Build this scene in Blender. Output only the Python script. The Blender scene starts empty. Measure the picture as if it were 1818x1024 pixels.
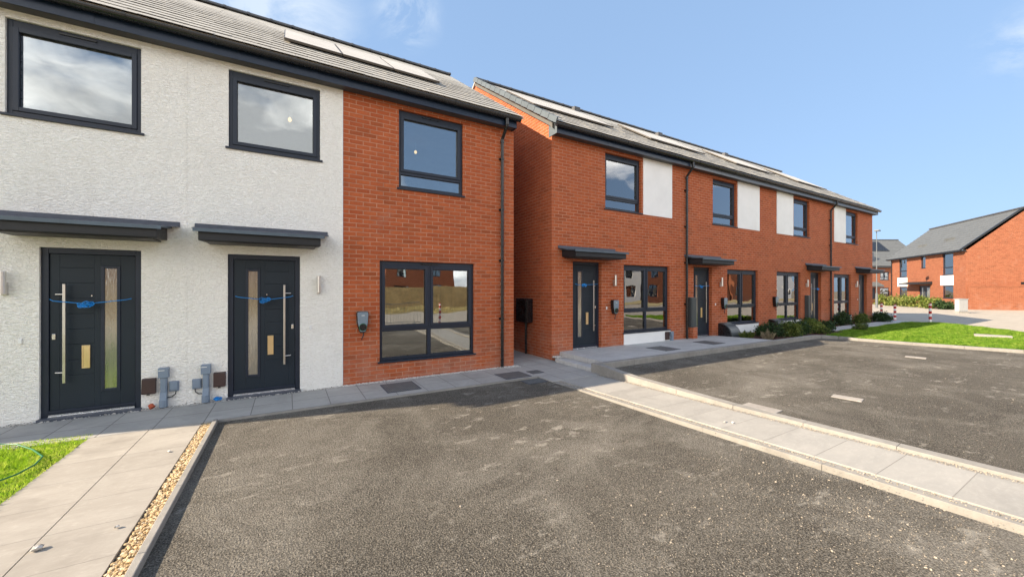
import bpy, bmesh, math, random
import numpy as np
from mathutils import Vector, Matrix, noise as mnoise
random.seed(7)
rng = np.random.default_rng(7)
S = bpy.context.scene
C = S.collection
R = math.radians

# ------------------------------------------------------------------ camera, sky, sun, exposure
cam = bpy.data.cameras.new('camera')
cam.sensor_width = 36; cam.lens = 13.46; cam.clip_start = .05; cam.clip_end = 900
camo = bpy.data.objects.new('camera', cam); C.objects.link(camo)
camo.location = (0, 0, 0)
camo.rotation_euler = (R(90.05), 0, -.5297)
S.camera = camo

SUN = Vector((-1.75, .36, 1.0)).normalized()        # towards the sun
elev = math.asin(SUN.z); azi = math.atan2(SUN.x, SUN.y)
w = bpy.data.worlds.new('World'); S.world = w; w.use_nodes = True
nt = w.node_tree; N = nt.nodes; L = nt.links
bg = N['Background']; bg.inputs['Strength'].default_value = .15
sky = N.new('ShaderNodeTexSky'); sky.sky_type = 'NISHITA'; sky.sun_disc = False
sky.sun_elevation = elev; sky.sun_rotation = azi; sky.altitude = 0
sky.air_density = 1.0; sky.dust_density = .6; sky.ozone_density = 1.5
tc = N.new('ShaderNodeTexCoord')
def wmath(op, a, b=None, clamp=False):
    n = N.new('ShaderNodeMath'); n.operation = op; n.use_clamp = clamp
    for i, v in enumerate((a, b)):
        if v is None: continue
        if isinstance(v, (int, float)): n.inputs[i].default_value = v
        else: L.new(v, n.inputs[i])
    return n.outputs[0]
def wnoise(scale, detail=6, rough=.55, dist=0., stretch=(1, 1, 1)):
    m = N.new('ShaderNodeMapping'); m.inputs['Scale'].default_value = stretch
    L.new(tc.outputs['Generated'], m.inputs['Vector'])
    n = N.new('ShaderNodeTexNoise'); n.inputs['Scale'].default_value = scale
    n.inputs['Detail'].default_value = detail; n.inputs['Roughness'].default_value = rough
    n.inputs['Distortion'].default_value = dist
    L.new(m.outputs[0], n.inputs['Vector']); return n.outputs['Fac']
def wblob(d, r0, r1):
    d = Vector(d).normalized()
    v = N.new('ShaderNodeVectorMath'); v.operation = 'DISTANCE'
    L.new(tc.outputs['Generated'], v.inputs[0]); v.inputs[1].default_value = d
    m = N.new('ShaderNodeMapRange'); m.inputs['From Min'].default_value = r1; m.inputs['From Max'].default_value = r0
    m.interpolation_type = 'SMOOTHSTEP'
    L.new(v.outputs['Value'], m.inputs['Value']); return m.outputs[0]
thin = wnoise(5.5, 9, .62, .8, (1, 1, 1.6))
blobs = wmath('ADD', wmath('ADD', wblob((-.02, .84, .53), .03, .20), wblob((.215, .795, .565), .02, .085)),
              wblob((.935, .10, .365), .005, .07))
thinf = wmath('MULTIPLY', wmath('MULTIPLY', wmath('SUBTRACT', thin, .42), 5., True), wmath('MULTIPLY', blobs, .85), True)
# broken cumulus bank behind the camera, mirrored in windows, enlarged as facade fill light
big = wnoise(2.3, 9, .55, .3, (1, 1, 2.2))
sepd = N.new('ShaderNodeSeparateXYZ'); L.new(tc.outputs['Generated'], sepd.inputs[0])
mr = N.new('ShaderNodeMapRange'); mr.interpolation_type = 'SMOOTHSTEP'; mr.inputs['From Min'].default_value = .12; mr.inputs['From Max'].default_value = -.35
L.new(sepd.outputs[1], mr.inputs['Value'])
holes = wmath('ADD', wblob((.36, -.88, .33), .08, .30), wmath('ADD', wblob((.70, -.68, .17), .05, .27), wblob((.92, -.36, .12), .08, .34)), True)
cov = wmath('SUBTRACT', wmath('ADD', big, .13), wmath('MULTIPLY', holes, .30))
me_ = N.new('ShaderNodeMapRange'); me_.interpolation_type = 'SMOOTHSTEP'; me_.inputs['From Min'].default_value = .72; me_.inputs['From Max'].default_value = .42
L.new(sepd.outputs[2], me_.inputs['Value'])
bankf = wmath('MULTIPLY', wmath('MULTIPLY', wmath('SUBTRACT', cov, .46), 7., True), wmath('MULTIPLY', mr.outputs[0], me_.outputs[0]), True)
shade = wmath('SUBTRACT', wnoise(4.0, 6, .55, .2, (1, 1, 2.0)), wmath('MULTIPLY', wblob((-.02, -.93, .35), .05, .26), .13))
ramp = N.new('ShaderNodeValToRGB')
ramp.color_ramp.elements[0].position = .38; ramp.color_ramp.elements[0].color = (3.8, 3.8, 3.8, 1)
ramp.color_ramp.elements[1].position = .60; ramp.color_ramp.elements[1].color = (11.6, 11.2, 10.5, 1)
L.new(shade, ramp.inputs[0])
mx1 = N.new('ShaderNodeMix'); mx1.data_type = 'RGBA'
gm = N.new('ShaderNodeGamma'); gm.inputs[1].default_value = .25; L.new(sky.outputs[0], gm.inputs[0])
mulc = N.new('ShaderNodeMix'); mulc.data_type = 'RGBA'; mulc.blend_type = 'MULTIPLY'; mulc.inputs[0].default_value = 1
L.new(gm.outputs[0], mulc.inputs[6]); mulc.inputs[7].default_value = (1.015, 1.39, 1.93, 1)
L.new(thinf, mx1.inputs[0]); L.new(mulc.outputs[2], mx1.inputs[6]); mx1.inputs[7].default_value = (2.3, 2.65, 3.1, 1)
mx2 = N.new('ShaderNodeMix'); mx2.data_type = 'RGBA'
L.new(bankf, mx2.inputs[0]); L.new(mx1.outputs[2], mx2.inputs[6]); L.new(ramp.outputs[0], mx2.inputs[7])
L.new(mx2.outputs[2], bg.inputs['Color'])

sl = bpy.data.lights.new('sun', 'SUN'); sl.energy = 5.0; sl.angle = R(.5); sl.color = (1, .84, .64)
so = bpy.data.objects.new('sun', sl); C.objects.link(so)
so.rotation_euler = SUN.to_track_quat('Z', 'Y').to_euler(); so.location = (-30, 10, 30)
S.view_settings.view_transform = 'Standard'; S.view_settings.look = 'None'
S.view_settings.exposure = 1.20; S.view_settings.gamma = 1
S.cycles.max_bounces = 8; S.cycles.diffuse_bounces = 4; S.cycles.glossy_bounces = 4; S.cycles.transparent_max_bounces = 12

# ------------------------------------------------------------------ materials
def srgb(*c):
    return tuple(((v / 255) / 12.92 if v / 255 <= .04045 else ((v / 255 + .055) / 1.055) ** 2.4) for v in c) + (1,)
class Mat:
    def __init__(s, name, col=(.5, .5, .5, 1), rough=.6, spec=.5, metal=0.):
        s.m = bpy.data.materials.new(name); s.m.use_nodes = True
        s.t = s.m.node_tree; s.b = s.t.nodes['Principled BSDF']
        s.b.inputs['Base Color'].default_value = col; s.b.inputs['Roughness'].default_value = rough
        s.b.inputs['Specular IOR Level'].default_value = spec; s.b.inputs['Metallic'].default_value = metal
        s.tc = None
    def n(s, t, **k):
        x = s.t.nodes.new(t)
        for a, b in k.items(): setattr(x, a, b)
        return x
    def l(s, a, b): s.t.links.new(a, b)
    def set(s, node, i, v):
        if v is None: return
        if isinstance(v, bpy.types.NodeSocket): s.l(v, node.inputs[i])
        else: node.inputs[i].default_value = v
    def math(s, op, a, b=None, clamp=False):
        x = s.n('ShaderNodeMath', operation=op, use_clamp=clamp); s.set(x, 0, a); s.set(x, 1, b); return x.outputs[0]
    def co(s, kind='Object'):
        if s.tc is None: s.tc = s.n('ShaderNodeTexCoord')
        return s.tc.outputs[kind]
    def pos(s):
        return s.n('ShaderNodeNewGeometry').outputs['Position']
    def noise(s, scale, detail=4, rough=.5, vec=None, dist=0, stretch=None):
        v = vec or s.pos()
        if stretch:
            mp = s.n('ShaderNodeMapping'); mp.inputs['Scale'].default_value = stretch; s.l(v, mp.inputs['Vector']); v = mp.outputs[0]
        x = s.n('ShaderNodeTexNoise'); x.inputs['Scale'].default_value = scale; x.inputs['Detail'].default_value = detail
        x.inputs['Roughness'].default_value = rough; x.inputs['Distortion'].default_value = dist
        s.l(v, x.inputs['Vector']); return x.outputs['Fac']
    def vor(s, scale, vec=None, feature='F1', out='Distance'):
        x = s.n('ShaderNodeTexVoronoi', feature=feature); x.inputs['Scale'].default_value = scale
        s.l(vec or s.pos(), x.inputs['Vector']); return x.outputs[out]
    def rng(s, v, a, b, c=0., d=1.):
        x = s.n('ShaderNodeMapRange'); s.set(x, 0, v); s.set(x, 1, a); s.set(x, 2, b); s.set(x, 3, c); s.set(x, 4, d); return x.outputs[0]
    def mix(s, f, a, b, mode='MIX'):
        x = s.n('ShaderNodeMix', data_type='RGBA', blend_type=mode); s.set(x, 0, f); s.set(x, 6, a); s.set(x, 7, b); return x.outputs[2]
    def bump(s, h, dist=.01, strength=1., prev=None):
        x = s.n('ShaderNodeBump'); x.inputs['Distance'].default_value = dist; x.inputs['Strength'].default_value = strength
        s.l(h, x.inputs['Height'])
        if prev: s.l(prev, x.inputs['Normal'])
        return x.outputs[0]
    def out(s, **k):
        for a, v in k.items(): s.set(s.b, a.replace('_', ' '), v)
        return s.m

def wallvec(M):
    """u along the wall, v up - works on front and side walls (object space)"""
    co = M.co('Object'); nn = M.co('Normal')
    sp = M.n('ShaderNodeSeparateXYZ'); M.l(co, sp.inputs[0])
    sn = M.n('ShaderNodeSeparateXYZ'); M.l(nn, sn.inputs[0])
    f = M.math('GREATER_THAN', M.math('ABSOLUTE', sn.outputs[1]), .5)
    mx = M.n('ShaderNodeMix', data_type='FLOAT'); M.l(f, mx.inputs[0]); M.l(sp.outputs[1], mx.inputs[2]); M.l(sp.outputs[0], mx.inputs[3])
    cb = M.n('ShaderNodeCombineXYZ'); M.l(mx.outputs[0], cb.inputs[0]); M.l(sp.outputs[2], cb.inputs[1])
    return cb.outputs[0]

def brick_mat(name, c1, c2, mortar, msize=.006):
    M = Mat(name, rough=.85, spec=.25)
    v = wallvec(M)
    # wobble so courses are not ruler-straight
    nz = M.n('ShaderNodeTexNoise'); nz.inputs['Scale'].default_value = 6; M.l(v, nz.inputs['Vector'])
    vm = M.n('ShaderNodeVectorMath', operation='MULTIPLY_ADD'); M.l(nz.outputs['Color'], vm.inputs[0])
    vm.inputs[1].default_value = (.006, .006, 0); M.l(v, vm.inputs[2])
    bt = M.n('ShaderNodeTexBrick'); M.l(vm.outputs[0], bt.inputs['Vector'])
    bt.inputs['Scale'].default_value = 1; bt.inputs['Brick Width'].default_value = .225; bt.inputs['Row Height'].default_value = .075
    bt.inputs['Mortar Size'].default_value = msize; bt.inputs['Mortar Smooth'].default_value = .35; bt.offset = .5
    bt.inputs['Color1'].default_value = (0, 0, 0, 1); bt.inputs['Color2'].default_value = (1, 1, 1, 1); bt.inputs['Mortar'].default_value = (.5, .5, .5, 1)
    bt.inputs['Bias'].default_value = 0
    per = M.n('ShaderNodeSeparateColor'); M.l(bt.outputs['Color'], per.inputs[0])
    big = M.noise(.55, 3, .55); med = M.noise(9, 4, .6); fine = M.noise(70, 3, .6)
    col = M.mix(per.outputs[0], c1, c2)
    col = M.mix(M.rng(per.outputs[0], .74, .95, 0, .60), col, tuple(x * .50 for x in c1[:3]) + (1,))
    col = M.mix(M.rng(med, .35, .7, 0, .38), col, tuple(x * .60 for x in c1[:3]) + (1,))
    col = M.mix(M.rng(fine, .55, .8, 0, .35), col, tuple(min(1, x * 1.7) for x in c2[:3]) + (1,))
    mcol = M.mix(M.rng(M.noise(3, 4, .6), .3, .7), mortar, tuple(x * .62 for x in mortar[:3]) + (1,))
    col = M.mix(bt.outputs['Fac'], col, mcol)
    # whitish salts and splash staining low on the wall, in patches
    sp = M.n('ShaderNodeSeparateXYZ'); M.l(M.co('Object'), sp.inputs[0])
    low = M.math('MULTIPLY', M.rng(sp.outputs[2], .95, .0, 0, 1), M.rng(M.noise(2.3, 5, .65), .42, .68, 0, .42))
    salt = M.math('MULTIPLY', M.rng(M.noise(1.1, 6, .7, dist=.5), .60, .74), .22)
    col = M.mix(M.math('MAXIMUM', low, salt, True), col, (.46, .33, .27, 1))
    col = M.mix(M.rng(big, .3, .7, 0, .22), col, (.30, .10, .05, 1))
    h = M.math('ADD', M.math('MULTIPLY', M.math('SUBTRACT', 1., bt.outputs['Fac']), 1.), M.math('MULTIPLY', fine, .35))
    h = M.math('ADD', h, M.math('MULTIPLY', med, .3))
    return M.out(Base_Color=col, Normal=M.bump(h, .006, .9))
BRICK = brick_mat('red_brick', (.38, .083, .028, 1), (.52, .133, .046, 1), (.60, .31, .20, 1), .007)
BRICKFAR = brick_mat('orange_brick', (.26, .085, .043, 1), (.36, .135, .070, 1), (.42, .22, .14, 1))

def render_mat():
    M = Mat('white_roughcast', rough=.9, spec=.2)
    n1 = M.noise(26, 3, .6, dist=.8, stretch=(1, 1, 1.9)); n2 = M.noise(75, 3, .6)
    h = M.math('ADD', M.rng(n1, .35, .65), M.math('MULTIPLY', n2, .45))
    big = M.noise(.9, 4, .6); st = M.noise(2.2, 4, .6, stretch=(1.5, 1.5, .25))
    col = M.mix(M.rng(big, .3, .7), (.91, .885, .83, 1), (.96, .94, .89, 1))
    col = M.mix(M.rng(st, .54, .78, 0, .30), col, (.74, .70, .64, 1))
    col = M.mix(M.rng(n1, .30, .50, .42, 0), col, (.70, .67, .61, 1))  # hollows darker here, humps paler below: relief shading put into the colour
    col = M.mix(M.rng(n1, .55, .70, 0, .5), col, (.97, .96, .93, 1))
    return M.out(Base_Color=col, Normal=M.bump(h, .010, .95))
RENDER = render_mat()
def smooth_render():
    M = Mat('white_board', rough=.85, spec=.2)
    n2 = M.noise(60, 3, .6)
    col = M.mix(M.rng(M.noise(1.6, 4, .6), .3, .7), (.78, .78, .77, 1), (.86, .86, .85, 1))
    return M.out(Base_Color=col, Normal=M.bump(n2, .006, .7))
WHITE = smooth_render()

def plain(name, col, rough, spec=.5, metal=0., var=.12, bump=.0, scale=20):
    M = Mat(name, rough=rough, spec=spec, metal=metal)
    n = M.noise(scale, 4, .6); n2 = M.noise(1.7, 3, .6)
    dark = tuple(x * (1 - var) for x in col[:3]) + (1,); lite = tuple(min(1, x * (1 + var)) for x in col[:3]) + (1,)
    c = M.mix(M.rng(M.math('ADD', M.math('MULTIPLY', n, .5), M.math('MULTIPLY', n2, .5)), .35, .65), dark, lite)
    k = dict(Base_Color=c, Roughness=M.rng(n, .3, .7, max(.02, rough - .06), min(1, rough + .08)))
    if bump: k['Normal'] = M.bump(n, bump, .6)
    return M.out(**k)
FRAME = plain('anthracite_plastic', srgb(33, 41, 55), .42, .4)
DOORM = plain('anthracite_door_skin', srgb(27, 38, 48), .5, .35, bump=.0008, scale=45)
FASCIA = plain('dark_fascia_board', srgb(24, 38, 58), .34, .4)
FASCIALIT = plain('fascia_board_reflected_light', srgb(88, 92, 98), .34, .5)  # dark board with reflected light painted in as paler grey, farther houses
BLACK = plain('black_plastic', srgb(26, 27, 30), .28, .5)
SOFFIT = plain('soffit_board', srgb(66, 66, 68), .5, .4)
CANTOP = plain('canopy_sheet', srgb(78, 92, 104), .45, .5, var=.2, scale=8)
CANBOX = plain('canopy_box', srgb(34, 36, 40), .5, .4)
LEAD = plain('lead_flashing', srgb(74, 78, 88), .55, .4, var=.25, scale=14)
STEEL = plain('brushed_steel', (.62, .60, .57, 1), .34, .5, 1., var=.03, scale=6)
BRASS = plain('champagne_brass', (.80, .62, .36, 1), .36, .5, 1., var=.03, scale=6)
CHROME = plain('threshold_metal', (.75, .76, .78, 1), .22, .5, 1.)
PLAST = plain('interior_plaster', (.62, .60, .57, 1), .9, .2)
CARPET = plain('interior_floor', (.22, .18, .14, 1), .9, .2)
CURTAIN = plain('pale_blind', (.72, .70, .66, 1), .8, .2)
VERGE = plain('verge_trim', srgb(86, 96, 103), .6, .4, var=.16, bump=.001, scale=30)
UNDER = plain('undercloak_board', srgb(96, 94, 90), .8, .3, var=.15)
GREYPL = plain('grey_utility_plastic', srgb(120, 134, 150), .45, .45, var=.08)
BROWNPL = plain('brown_meter_cover', srgb(60, 42, 40), .42, .45, var=.15)
DARKBOX = plain('dark_grey_box', srgb(64, 70, 72), .42, .5, var=.1)
CHSIL = plain('charger_silver', srgb(120, 134, 146), .32, .5, var=.05)
GREENR = plain('green_ring', srgb(40, 120, 84), .4, .5)
RIBBON = plain('blue_satin', srgb(16, 128, 205), .35, .6, var=.25, scale=60)
CLAY = plain('terracotta', srgb(170, 84, 58), .8, .3, var=.2)
WHITEPL = plain('white_plastic', (.80, .80, .79, 1), .35, .5, var=.03)
REDM = plain('red_reflective', srgb(176, 34, 30), .4, .5)
PVF = plain('solar_frame', srgb(70, 64, 58), .4, .5)
POLE = plain('galvanised_steel', srgb(112, 116, 118), .5, .5, .4)
CABINET = plain('pale_grey_cabinet', (.36, .365, .365, 1), .5, .4, var=.04)
HOSE = plain('green_rubber', srgb(34, 110, 72), .4, .5)
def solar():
    M = Mat('solar_glass_glare', col=(.10, .10, .105, 1), rough=.5, spec=.5)
    return M.out(Base_Color=M.mix(M.rng(M.noise(2, 3, .5), .3, .7), (.52, .48, .41, 1), (.60, .555, .48, 1)))  # cream base colour stands for sky glare painted over dark panel glass
SOLARGLARE = solar()
def tile_mat(name, a, b, rough=.62):
    M = Mat(name, rough=rough, spec=.45)
    n = M.noise(7, 5, .65); f = M.noise(120, 3, .6)
    v = M.vor(3.0, out='Color'); sc = M.n('ShaderNodeSeparateColor'); M.l(v, sc.inputs[0])
    c = M.mix(M.rng(n, .3, .7), a, b); c = M.mix(M.math('MULTIPLY', sc.outputs[0], .25), c, tuple(x * .6 for x in a[:3]) + (1,))
    return M.out(Base_Color=c, Normal=M.bump(f, .002, .6))
TILE = tile_mat('grey_concrete_tile', (.37, .345, .295, 1), (.50, .47, .405, 1), .6)
TILEFAR = tile_mat('blue_grey_tile', (.105, .112, .115, 1), (.14, .148, .15, 1))
RIDGE = tile_mat('dark_ridge_tile', (.055, .056, .06, 1), (.10, .10, .105, 1))

def glass_mat(name, base=.30, tint=(.86, .92, .92, 1), rough=0., wob=.0):
    M = Mat(name); t = M.t
    t.nodes.remove(M.b)
    out = t.nodes['Material Output']
    tr = M.n('ShaderNodeBsdfTransparent'); tr.inputs[0].default_value = tint
    gl = M.n('ShaderNodeBsdfGlossy'); gl.inputs['Roughness'].default_value = rough; gl.inputs[0].default_value = (.97, .98, 1, 1)
    if wob:
        h = M.noise(1.6, 1, .4, stretch=(1, 1, 1)); nn = M.bump(h, wob, 1.); M.l(nn, gl.inputs['Normal'])
    fr = M.n('ShaderNodeFresnel'); fr.inputs[0].default_value = 1.5
    f = M.math('ADD', M.math('MULTIPLY', fr.outputs[0], 1.5), base, True)
    mx = M.n('ShaderNodeMixShader'); M.l(f, mx.inputs[0]); M.l(tr.outputs[0], mx.inputs[1]); M.l(gl.outputs[0], mx.inputs[2])
    M.l(mx.outputs[0], out.inputs['Surface']); return M.m
GLASS = glass_mat('window_glass', .18, tint=(.74, .80, .80, 1), wob=.004)
def obscure():
    M = Mat('obscured_glass', col=(.30, .31, .29, 1), rough=.16, spec=.9)
    n = M.noise(60, 2, .6, stretch=(1, 1, .18)); n2 = M.noise(22, 2, .5, stretch=(1, 1, .1))
    M.b.inputs['Coat Weight'].default_value = 1.; M.b.inputs['Coat Roughness'].default_value = .12
    M.b.inputs['Coat IOR'].default_value = 2.0
    M.b.inputs['IOR'].default_value = 2.0
    nn = M.bump(M.math('ADD', n, n2), .002, .6)
    M.l(nn, M.b.inputs['Coat Normal'])
    return M.out(Base_Color=M.mix(M.rng(n2, .35, .65), (.13, .125, .10, 1), (.19, .18, .14, 1)), Normal=nn)
OBSC = obscure()
def emis(name, col, s):
    M = Mat(name); M.b.inputs['Emission Color'].default_value = col; M.b.inputs['Emission Strength'].default_value = s
    return M.m
LAMPE = emis('warm_lamp', (1, .58, .22, 1), 1.3)
TSHADE = plain('tile_edge_shade', (.085, .075, .062, 1), .9, .2)  # dark tile butts: shade between courses painted into the colour

def slab_mat(name, ua, va, w_, h_, offs=0., base=((.37, .355, .33, 1), (.45, .435, .405, 1)), joint=(.15, .145, .135, 1), org=(0, 0), jw=.006):
    M = Mat(name, rough=.8, spec=.3)
    sp = M.n('ShaderNodeSeparateXYZ'); M.l(M.pos(), sp.inputs[0])
    cb = M.n('ShaderNodeCombineXYZ')
    M.l(M.math('SUBTRACT', sp.outputs[ua], org[0]), cb.inputs[0]); M.l(M.math('SUBTRACT', sp.outputs[va], org[1]), cb.inputs[1])
    bt = M.n('ShaderNodeTexBrick'); M.l(cb.outputs[0], bt.inputs['Vector']); bt.inputs['Scale'].default_value = 1
    bt.inputs['Brick Width'].default_value = w_; bt.inputs['Row Height'].default_value = h_; bt.offset = offs
    bt.inputs['Mortar Size'].default_value = jw; bt.inputs['Mortar Smooth'].default_value = .3
    bt.inputs['Color1'].default_value = (0, 0, 0, 1); bt.inputs['Color2'].default_value = (1, 1, 1, 1)
    per = M.n('ShaderNodeSeparateColor'); M.l(bt.outputs['Color'], per.inputs[0])
    n = M.noise(1.5, 6, .65, dist=1.2, stretch=(1, 2.4, 1)); f = M.noise(140, 2, .6); g = M.noise(14, 4, .6, dist=.8, stretch=(1, 2.2, 1))
    c = M.mix(M.rng(n, .32, .68), base[0], base[1])
    c = M.mix(M.math('MULTIPLY', per.outputs[0], .30), c, tuple(x * .72 for x in base[0][:3]) + (1,))
    c = M.mix(M.rng(g, .5, .75, 0, .35), c, tuple(min(1, x * 1.22) for x in base[1][:3]) + (1,))
    c = M.mix(M.rng(M.noise(1.1, 6, .7, dist=.8), .48, .68, 0, .55), c, tuple(x * .70 for x in base[0][:3]) + (1,))
    c = M.mix(M.rng(f, .62, .8, 0, .3), c, tuple(x * .55 for x in base[0][:3]) + (1,))
    c = M.mix(M.math('MULTIPLY', bt.outputs['Fac'], .85), c, joint)
    h = M.math('SUBTRACT', M.math('ADD', M.math('MULTIPLY', f, .08), M.math('MULTIPLY', g, .35)), M.math('MULTIPLY', bt.outputs['Fac'], 1.))
    return M.out(Base_Color=c, Normal=M.bump(h, .004, .8), Roughness=M.rng(n, .3, .7, .68, .86))
SLAB = slab_mat('concrete_flags', 0, 1, .47, .47, 0., org=(.056, 5.905))
SLABL = slab_mat('garden_path_flags', 0, 1, 9., .475, 0., base=((.34, .31, .27, 1), (.41, .38, .335, 1)), org=(-3.385, 5.63), joint=(.22, .20, .18, 1), jw=.0025)
SLABR = slab_mat('long_path_flags', 0, 1, 2.2, .445, 0., base=((.34, .325, .295, 1), (.40, .38, .345, 1)), org=(3.6, 1.29), joint=(.24, .225, .20, 1), jw=.003)
SLABB = slab_mat('raised_path_flags', 0, 1, .45, .45, 0., org=(5.5, 5.66), base=((.46, .455, .44, 1), (.55, .545, .53, 1)), joint=(.26, .26, .25, 1), jw=.004)
def concrete(name, a, b, sc=10, bump=.003):
    M = Mat(name, rough=.85, spec=.25)
    n = M.noise(sc, 5, .65); f = M.noise(160, 2, .6)
    c = M.mix(M.rng(n, .3, .7), a, b); c = M.mix(M.rng(f, .6, .8, 0, .45), c, tuple(x * .5 for x in a[:3]) + (1,))
    c = M.mix(M.rng(M.noise(1.3, 4, .7), .45, .75, 0, .5), c, tuple(x * .66 for x in a[:3]) + (1,))
    return M.out(Base_Color=c, Normal=M.bump(M.math('ADD', n, f), bump, .7))
KERB = concrete('kerb_concrete', (.265, .25, .225, 1), (.34, .32, .29, 1))
ROAD = concrete('pale_road', (.38, .335, .275, 1), (.45, .40, .33, 1), 3, .004)
COVER = concrete('cover_concrete', (.10, .11, .11, 1), (.17, .18, .18, 1), 30)
def cover_mat():
    M = Mat('chequer_plate', rough=.6, spec=.4)
    mp = M.n('ShaderNodeMapping'); mp.inputs['Rotation'].default_value = (0, 0, R(45)); M.l(M.pos(), mp.inputs['Vector'])
    ck = M.n('ShaderNodeTexChecker'); ck.inputs['Scale'].default_value = 45; M.l(mp.outputs[0], ck.inputs['Vector'])
    c = M.mix(ck.outputs['Fac'], (.07, .075, .078, 1), (.16, .165, .16, 1))
    c = M.mix(M.rng(M.noise(8, 4, .6), .45, .7, 0, .6), c, (.20, .19, .17, 1))
    return M.out(Base_Color=c, Normal=M.bump(ck.outputs['Fac'], .004, .6))
COVERM = cover_mat()
def asphalt(name, a, b, dust, speck=.5):
    M = Mat(name, rough=.95, spec=.10)
    P = M.pos()
    n = M.noise(1.0, 6, .6); f = M.noise(105, 3, .7); g = M.vor(75)
    c = M.mix(M.rng(n, .3, .7), a, b)
    c = M.mix(M.rng(f, .50, .68, 0, .8), c, tuple(min(1, x * 2.4) for x in b[:3]) + (1,))
    c = M.mix(M.rng(f, .50, .34, 0, .85), c, tuple(x * .22 for x in a[:3]) + (1,))
    # pale dusty scuffs and footmarks
    d1 = M.noise(4.6, 7, .70, dist=.25, stretch=(.8, 1.35, 1)); d2 = M.noise(.55, 3, .5); d3 = M.noise(30, 3, .6)
    dm = M.math('MULTIPLY', M.rng(d1, .570, .65, 0, 1), M.rng(d2, .34, .56, .15, 1))
    dm = M.math('MULTIPLY', dm, M.rng(d3, .3, .6, .45, 1))
    c = M.mix(M.math('MULTIPLY', dm, .70), c, dust)
    wide = M.rng(M.noise(.8, 6, .65, dist=.6), .44, .66, 0, .42)
    c = M.mix(M.math('MULTIPLY', wide, M.rng(f, .35, .6, .3, 1)), c, dust)
    v = M.n('ShaderNodeTexVoronoi'); v.inputs['Scale'].default_value = 60; M.l(P, v.inputs['Vector'])
    sc = M.n('ShaderNodeSeparateColor'); M.l(v.outputs['Color'], sc.inputs[0])
    grit = M.math('MULTIPLY', M.math('LESS_THAN', v.outputs['Distance'], .22), M.math('GREATER_THAN', sc.outputs[0], .90))
    grit = M.math('MULTIPLY', grit, M.rng(M.noise(.7, 4, .6), .38, .62, .12, 1))
    c = M.mix(M.math('MULTIPLY', grit, speck), c, (.50, .40, .28, 1))
    h = M.math('ADD', M.math('MULTIPLY', f, 1.), M.math('MULTIPLY', g, .5))
    return M.out(Base_Color=c, Normal=M.bump(h, .022, 1.))
ASPH = asphalt('fresh_asphalt', (.104, .094, .079, 1), (.157, .142, .118, 1), (.44, .41, .355, 1))
def varied(name, cols, scale, rough=.8, bump=0.):
    M = Mat(name, rough=rough, spec=.3)
    v = M.vor(scale, out='Color'); sc = M.n('ShaderNodeSeparateColor'); M.l(v, sc.inputs[0])
    r = M.n('ShaderNodeValToRGB'); e = r.color_ramp.elements; r.color_ramp.interpolation = 'LINEAR'
    e[0].color = cols[0]; e[0].position = .1; e[1].color = cols[-1]; e[1].position = .9
    for i, c in enumerate(cols[1:-1]):
        q = e.new(.1 + .8 * (i + 1) / (len(cols) - 1)); q.color = c
    M.l(sc.outputs[0], r.inputs[0])
    k = dict(Base_Color=r.outputs[0])
    if bump: k['Normal'] = M.bump(M.noise(60, 3, .6), bump, .7)
    return M.out(**k)
GRAVEL = varied('buff_gravel', [(.30, .20, .10, 1), (.62, .46, .26, 1), (.52, .36, .18, 1), (.72, .60, .42, 1)], 60)
CHIPS = varied('tan_chippings', [(.24, .20, .15, 1), (.44, .38, .30, 1), (.50, .43, .34, 1)], 50)
PEBBLE = varied('white_chippings', [(.30, .28, .25, 1), (.56, .53, .49, 1), (.66, .63, .59, 1)], 50)
SOIL = varied('bark_mulch', [(.045, .020, .014, 1), (.10, .042, .03, 1), (.16, .08, .055, 1)], 22, .95, .03)
EARTH = concrete('bare_earth', (.20, .165, .115, 1), (.30, .25, .17, 1), 2)
def leafy(name, cols, scale, trans=.35):
    M = Mat(name, rough=.6, spec=.3)
    v = M.vor(scale, out='Color'); sc = M.n('ShaderNodeSeparateColor'); M.l(v, sc.inputs[0])
    n = M.noise(scale * .12, 3, .6)
    r = M.n('ShaderNodeValToRGB'); e = r.color_ramp.elements
    e[0].color = cols[0]; e[0].position = .15; e[1].color = cols[-1]; e[1].position = .85
    for i, c in enumerate(cols[1:-1]):
        q = e.new(.15 + .7 * (i + 1) / (len(cols) - 1)); q.color = c
    M.l(M.math('ADD', M.math('MULTIPLY', sc.outputs[0], .6), M.math('MULTIPLY', n, .4)), r.inputs[0])
    M.out(Base_Color=r.outputs[0])
    tl = M.n('ShaderNodeBsdfTranslucent'); M.l(r.outputs[0], tl.inputs[0])
    ms = M.n('ShaderNodeMixShader'); ms.inputs[0].default_value = trans
    M.l(M.b.outputs[0], ms.inputs[1]); M.l(tl.outputs[0], ms.inputs[2]); M.l(ms.outputs[0], M.t.nodes['Material Output'].inputs['Surface'])
    return M.m
GRASS = leafy('lawn_blades', [(.07, .15, .012, 1), (.17, .33, .02, 1), (.34, .43, .07, 1)], 12, .45)
GRASSL = leafy('lawn_blades_pale', [(.16, .30, .015, 1), (.34, .52, .03, 1), (.55, .60, .12, 1)], 16, .45)
DRYG = leafy('dry_grass', [(.36, .30, .14, 1), (.55, .46, .22, 1)], 10, .2)
LEAFD = leafy('dark_leaf', [(.010, .022, .008, 1), (.025, .055, .016, 1), (.06, .11, .03, 1)], 16, .2)
LEAFM = leafy('mid_leaf', [(.03, .06, .012, 1), (.09, .13, .025, 1), (.20, .22, .05, 1)], 16, .25)
LEAFY = leafy('yellow_green_leaf', [(.05, .09, .018, 1), (.15, .20, .035, 1), (.33, .32, .09, 1)], 6, .3)  # yellow-green foliage colours
LEAFR = leafy('russet_leaf', [(.14, .06, .03, 1), (.26, .10, .05, 1)], 8, .3)
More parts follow.
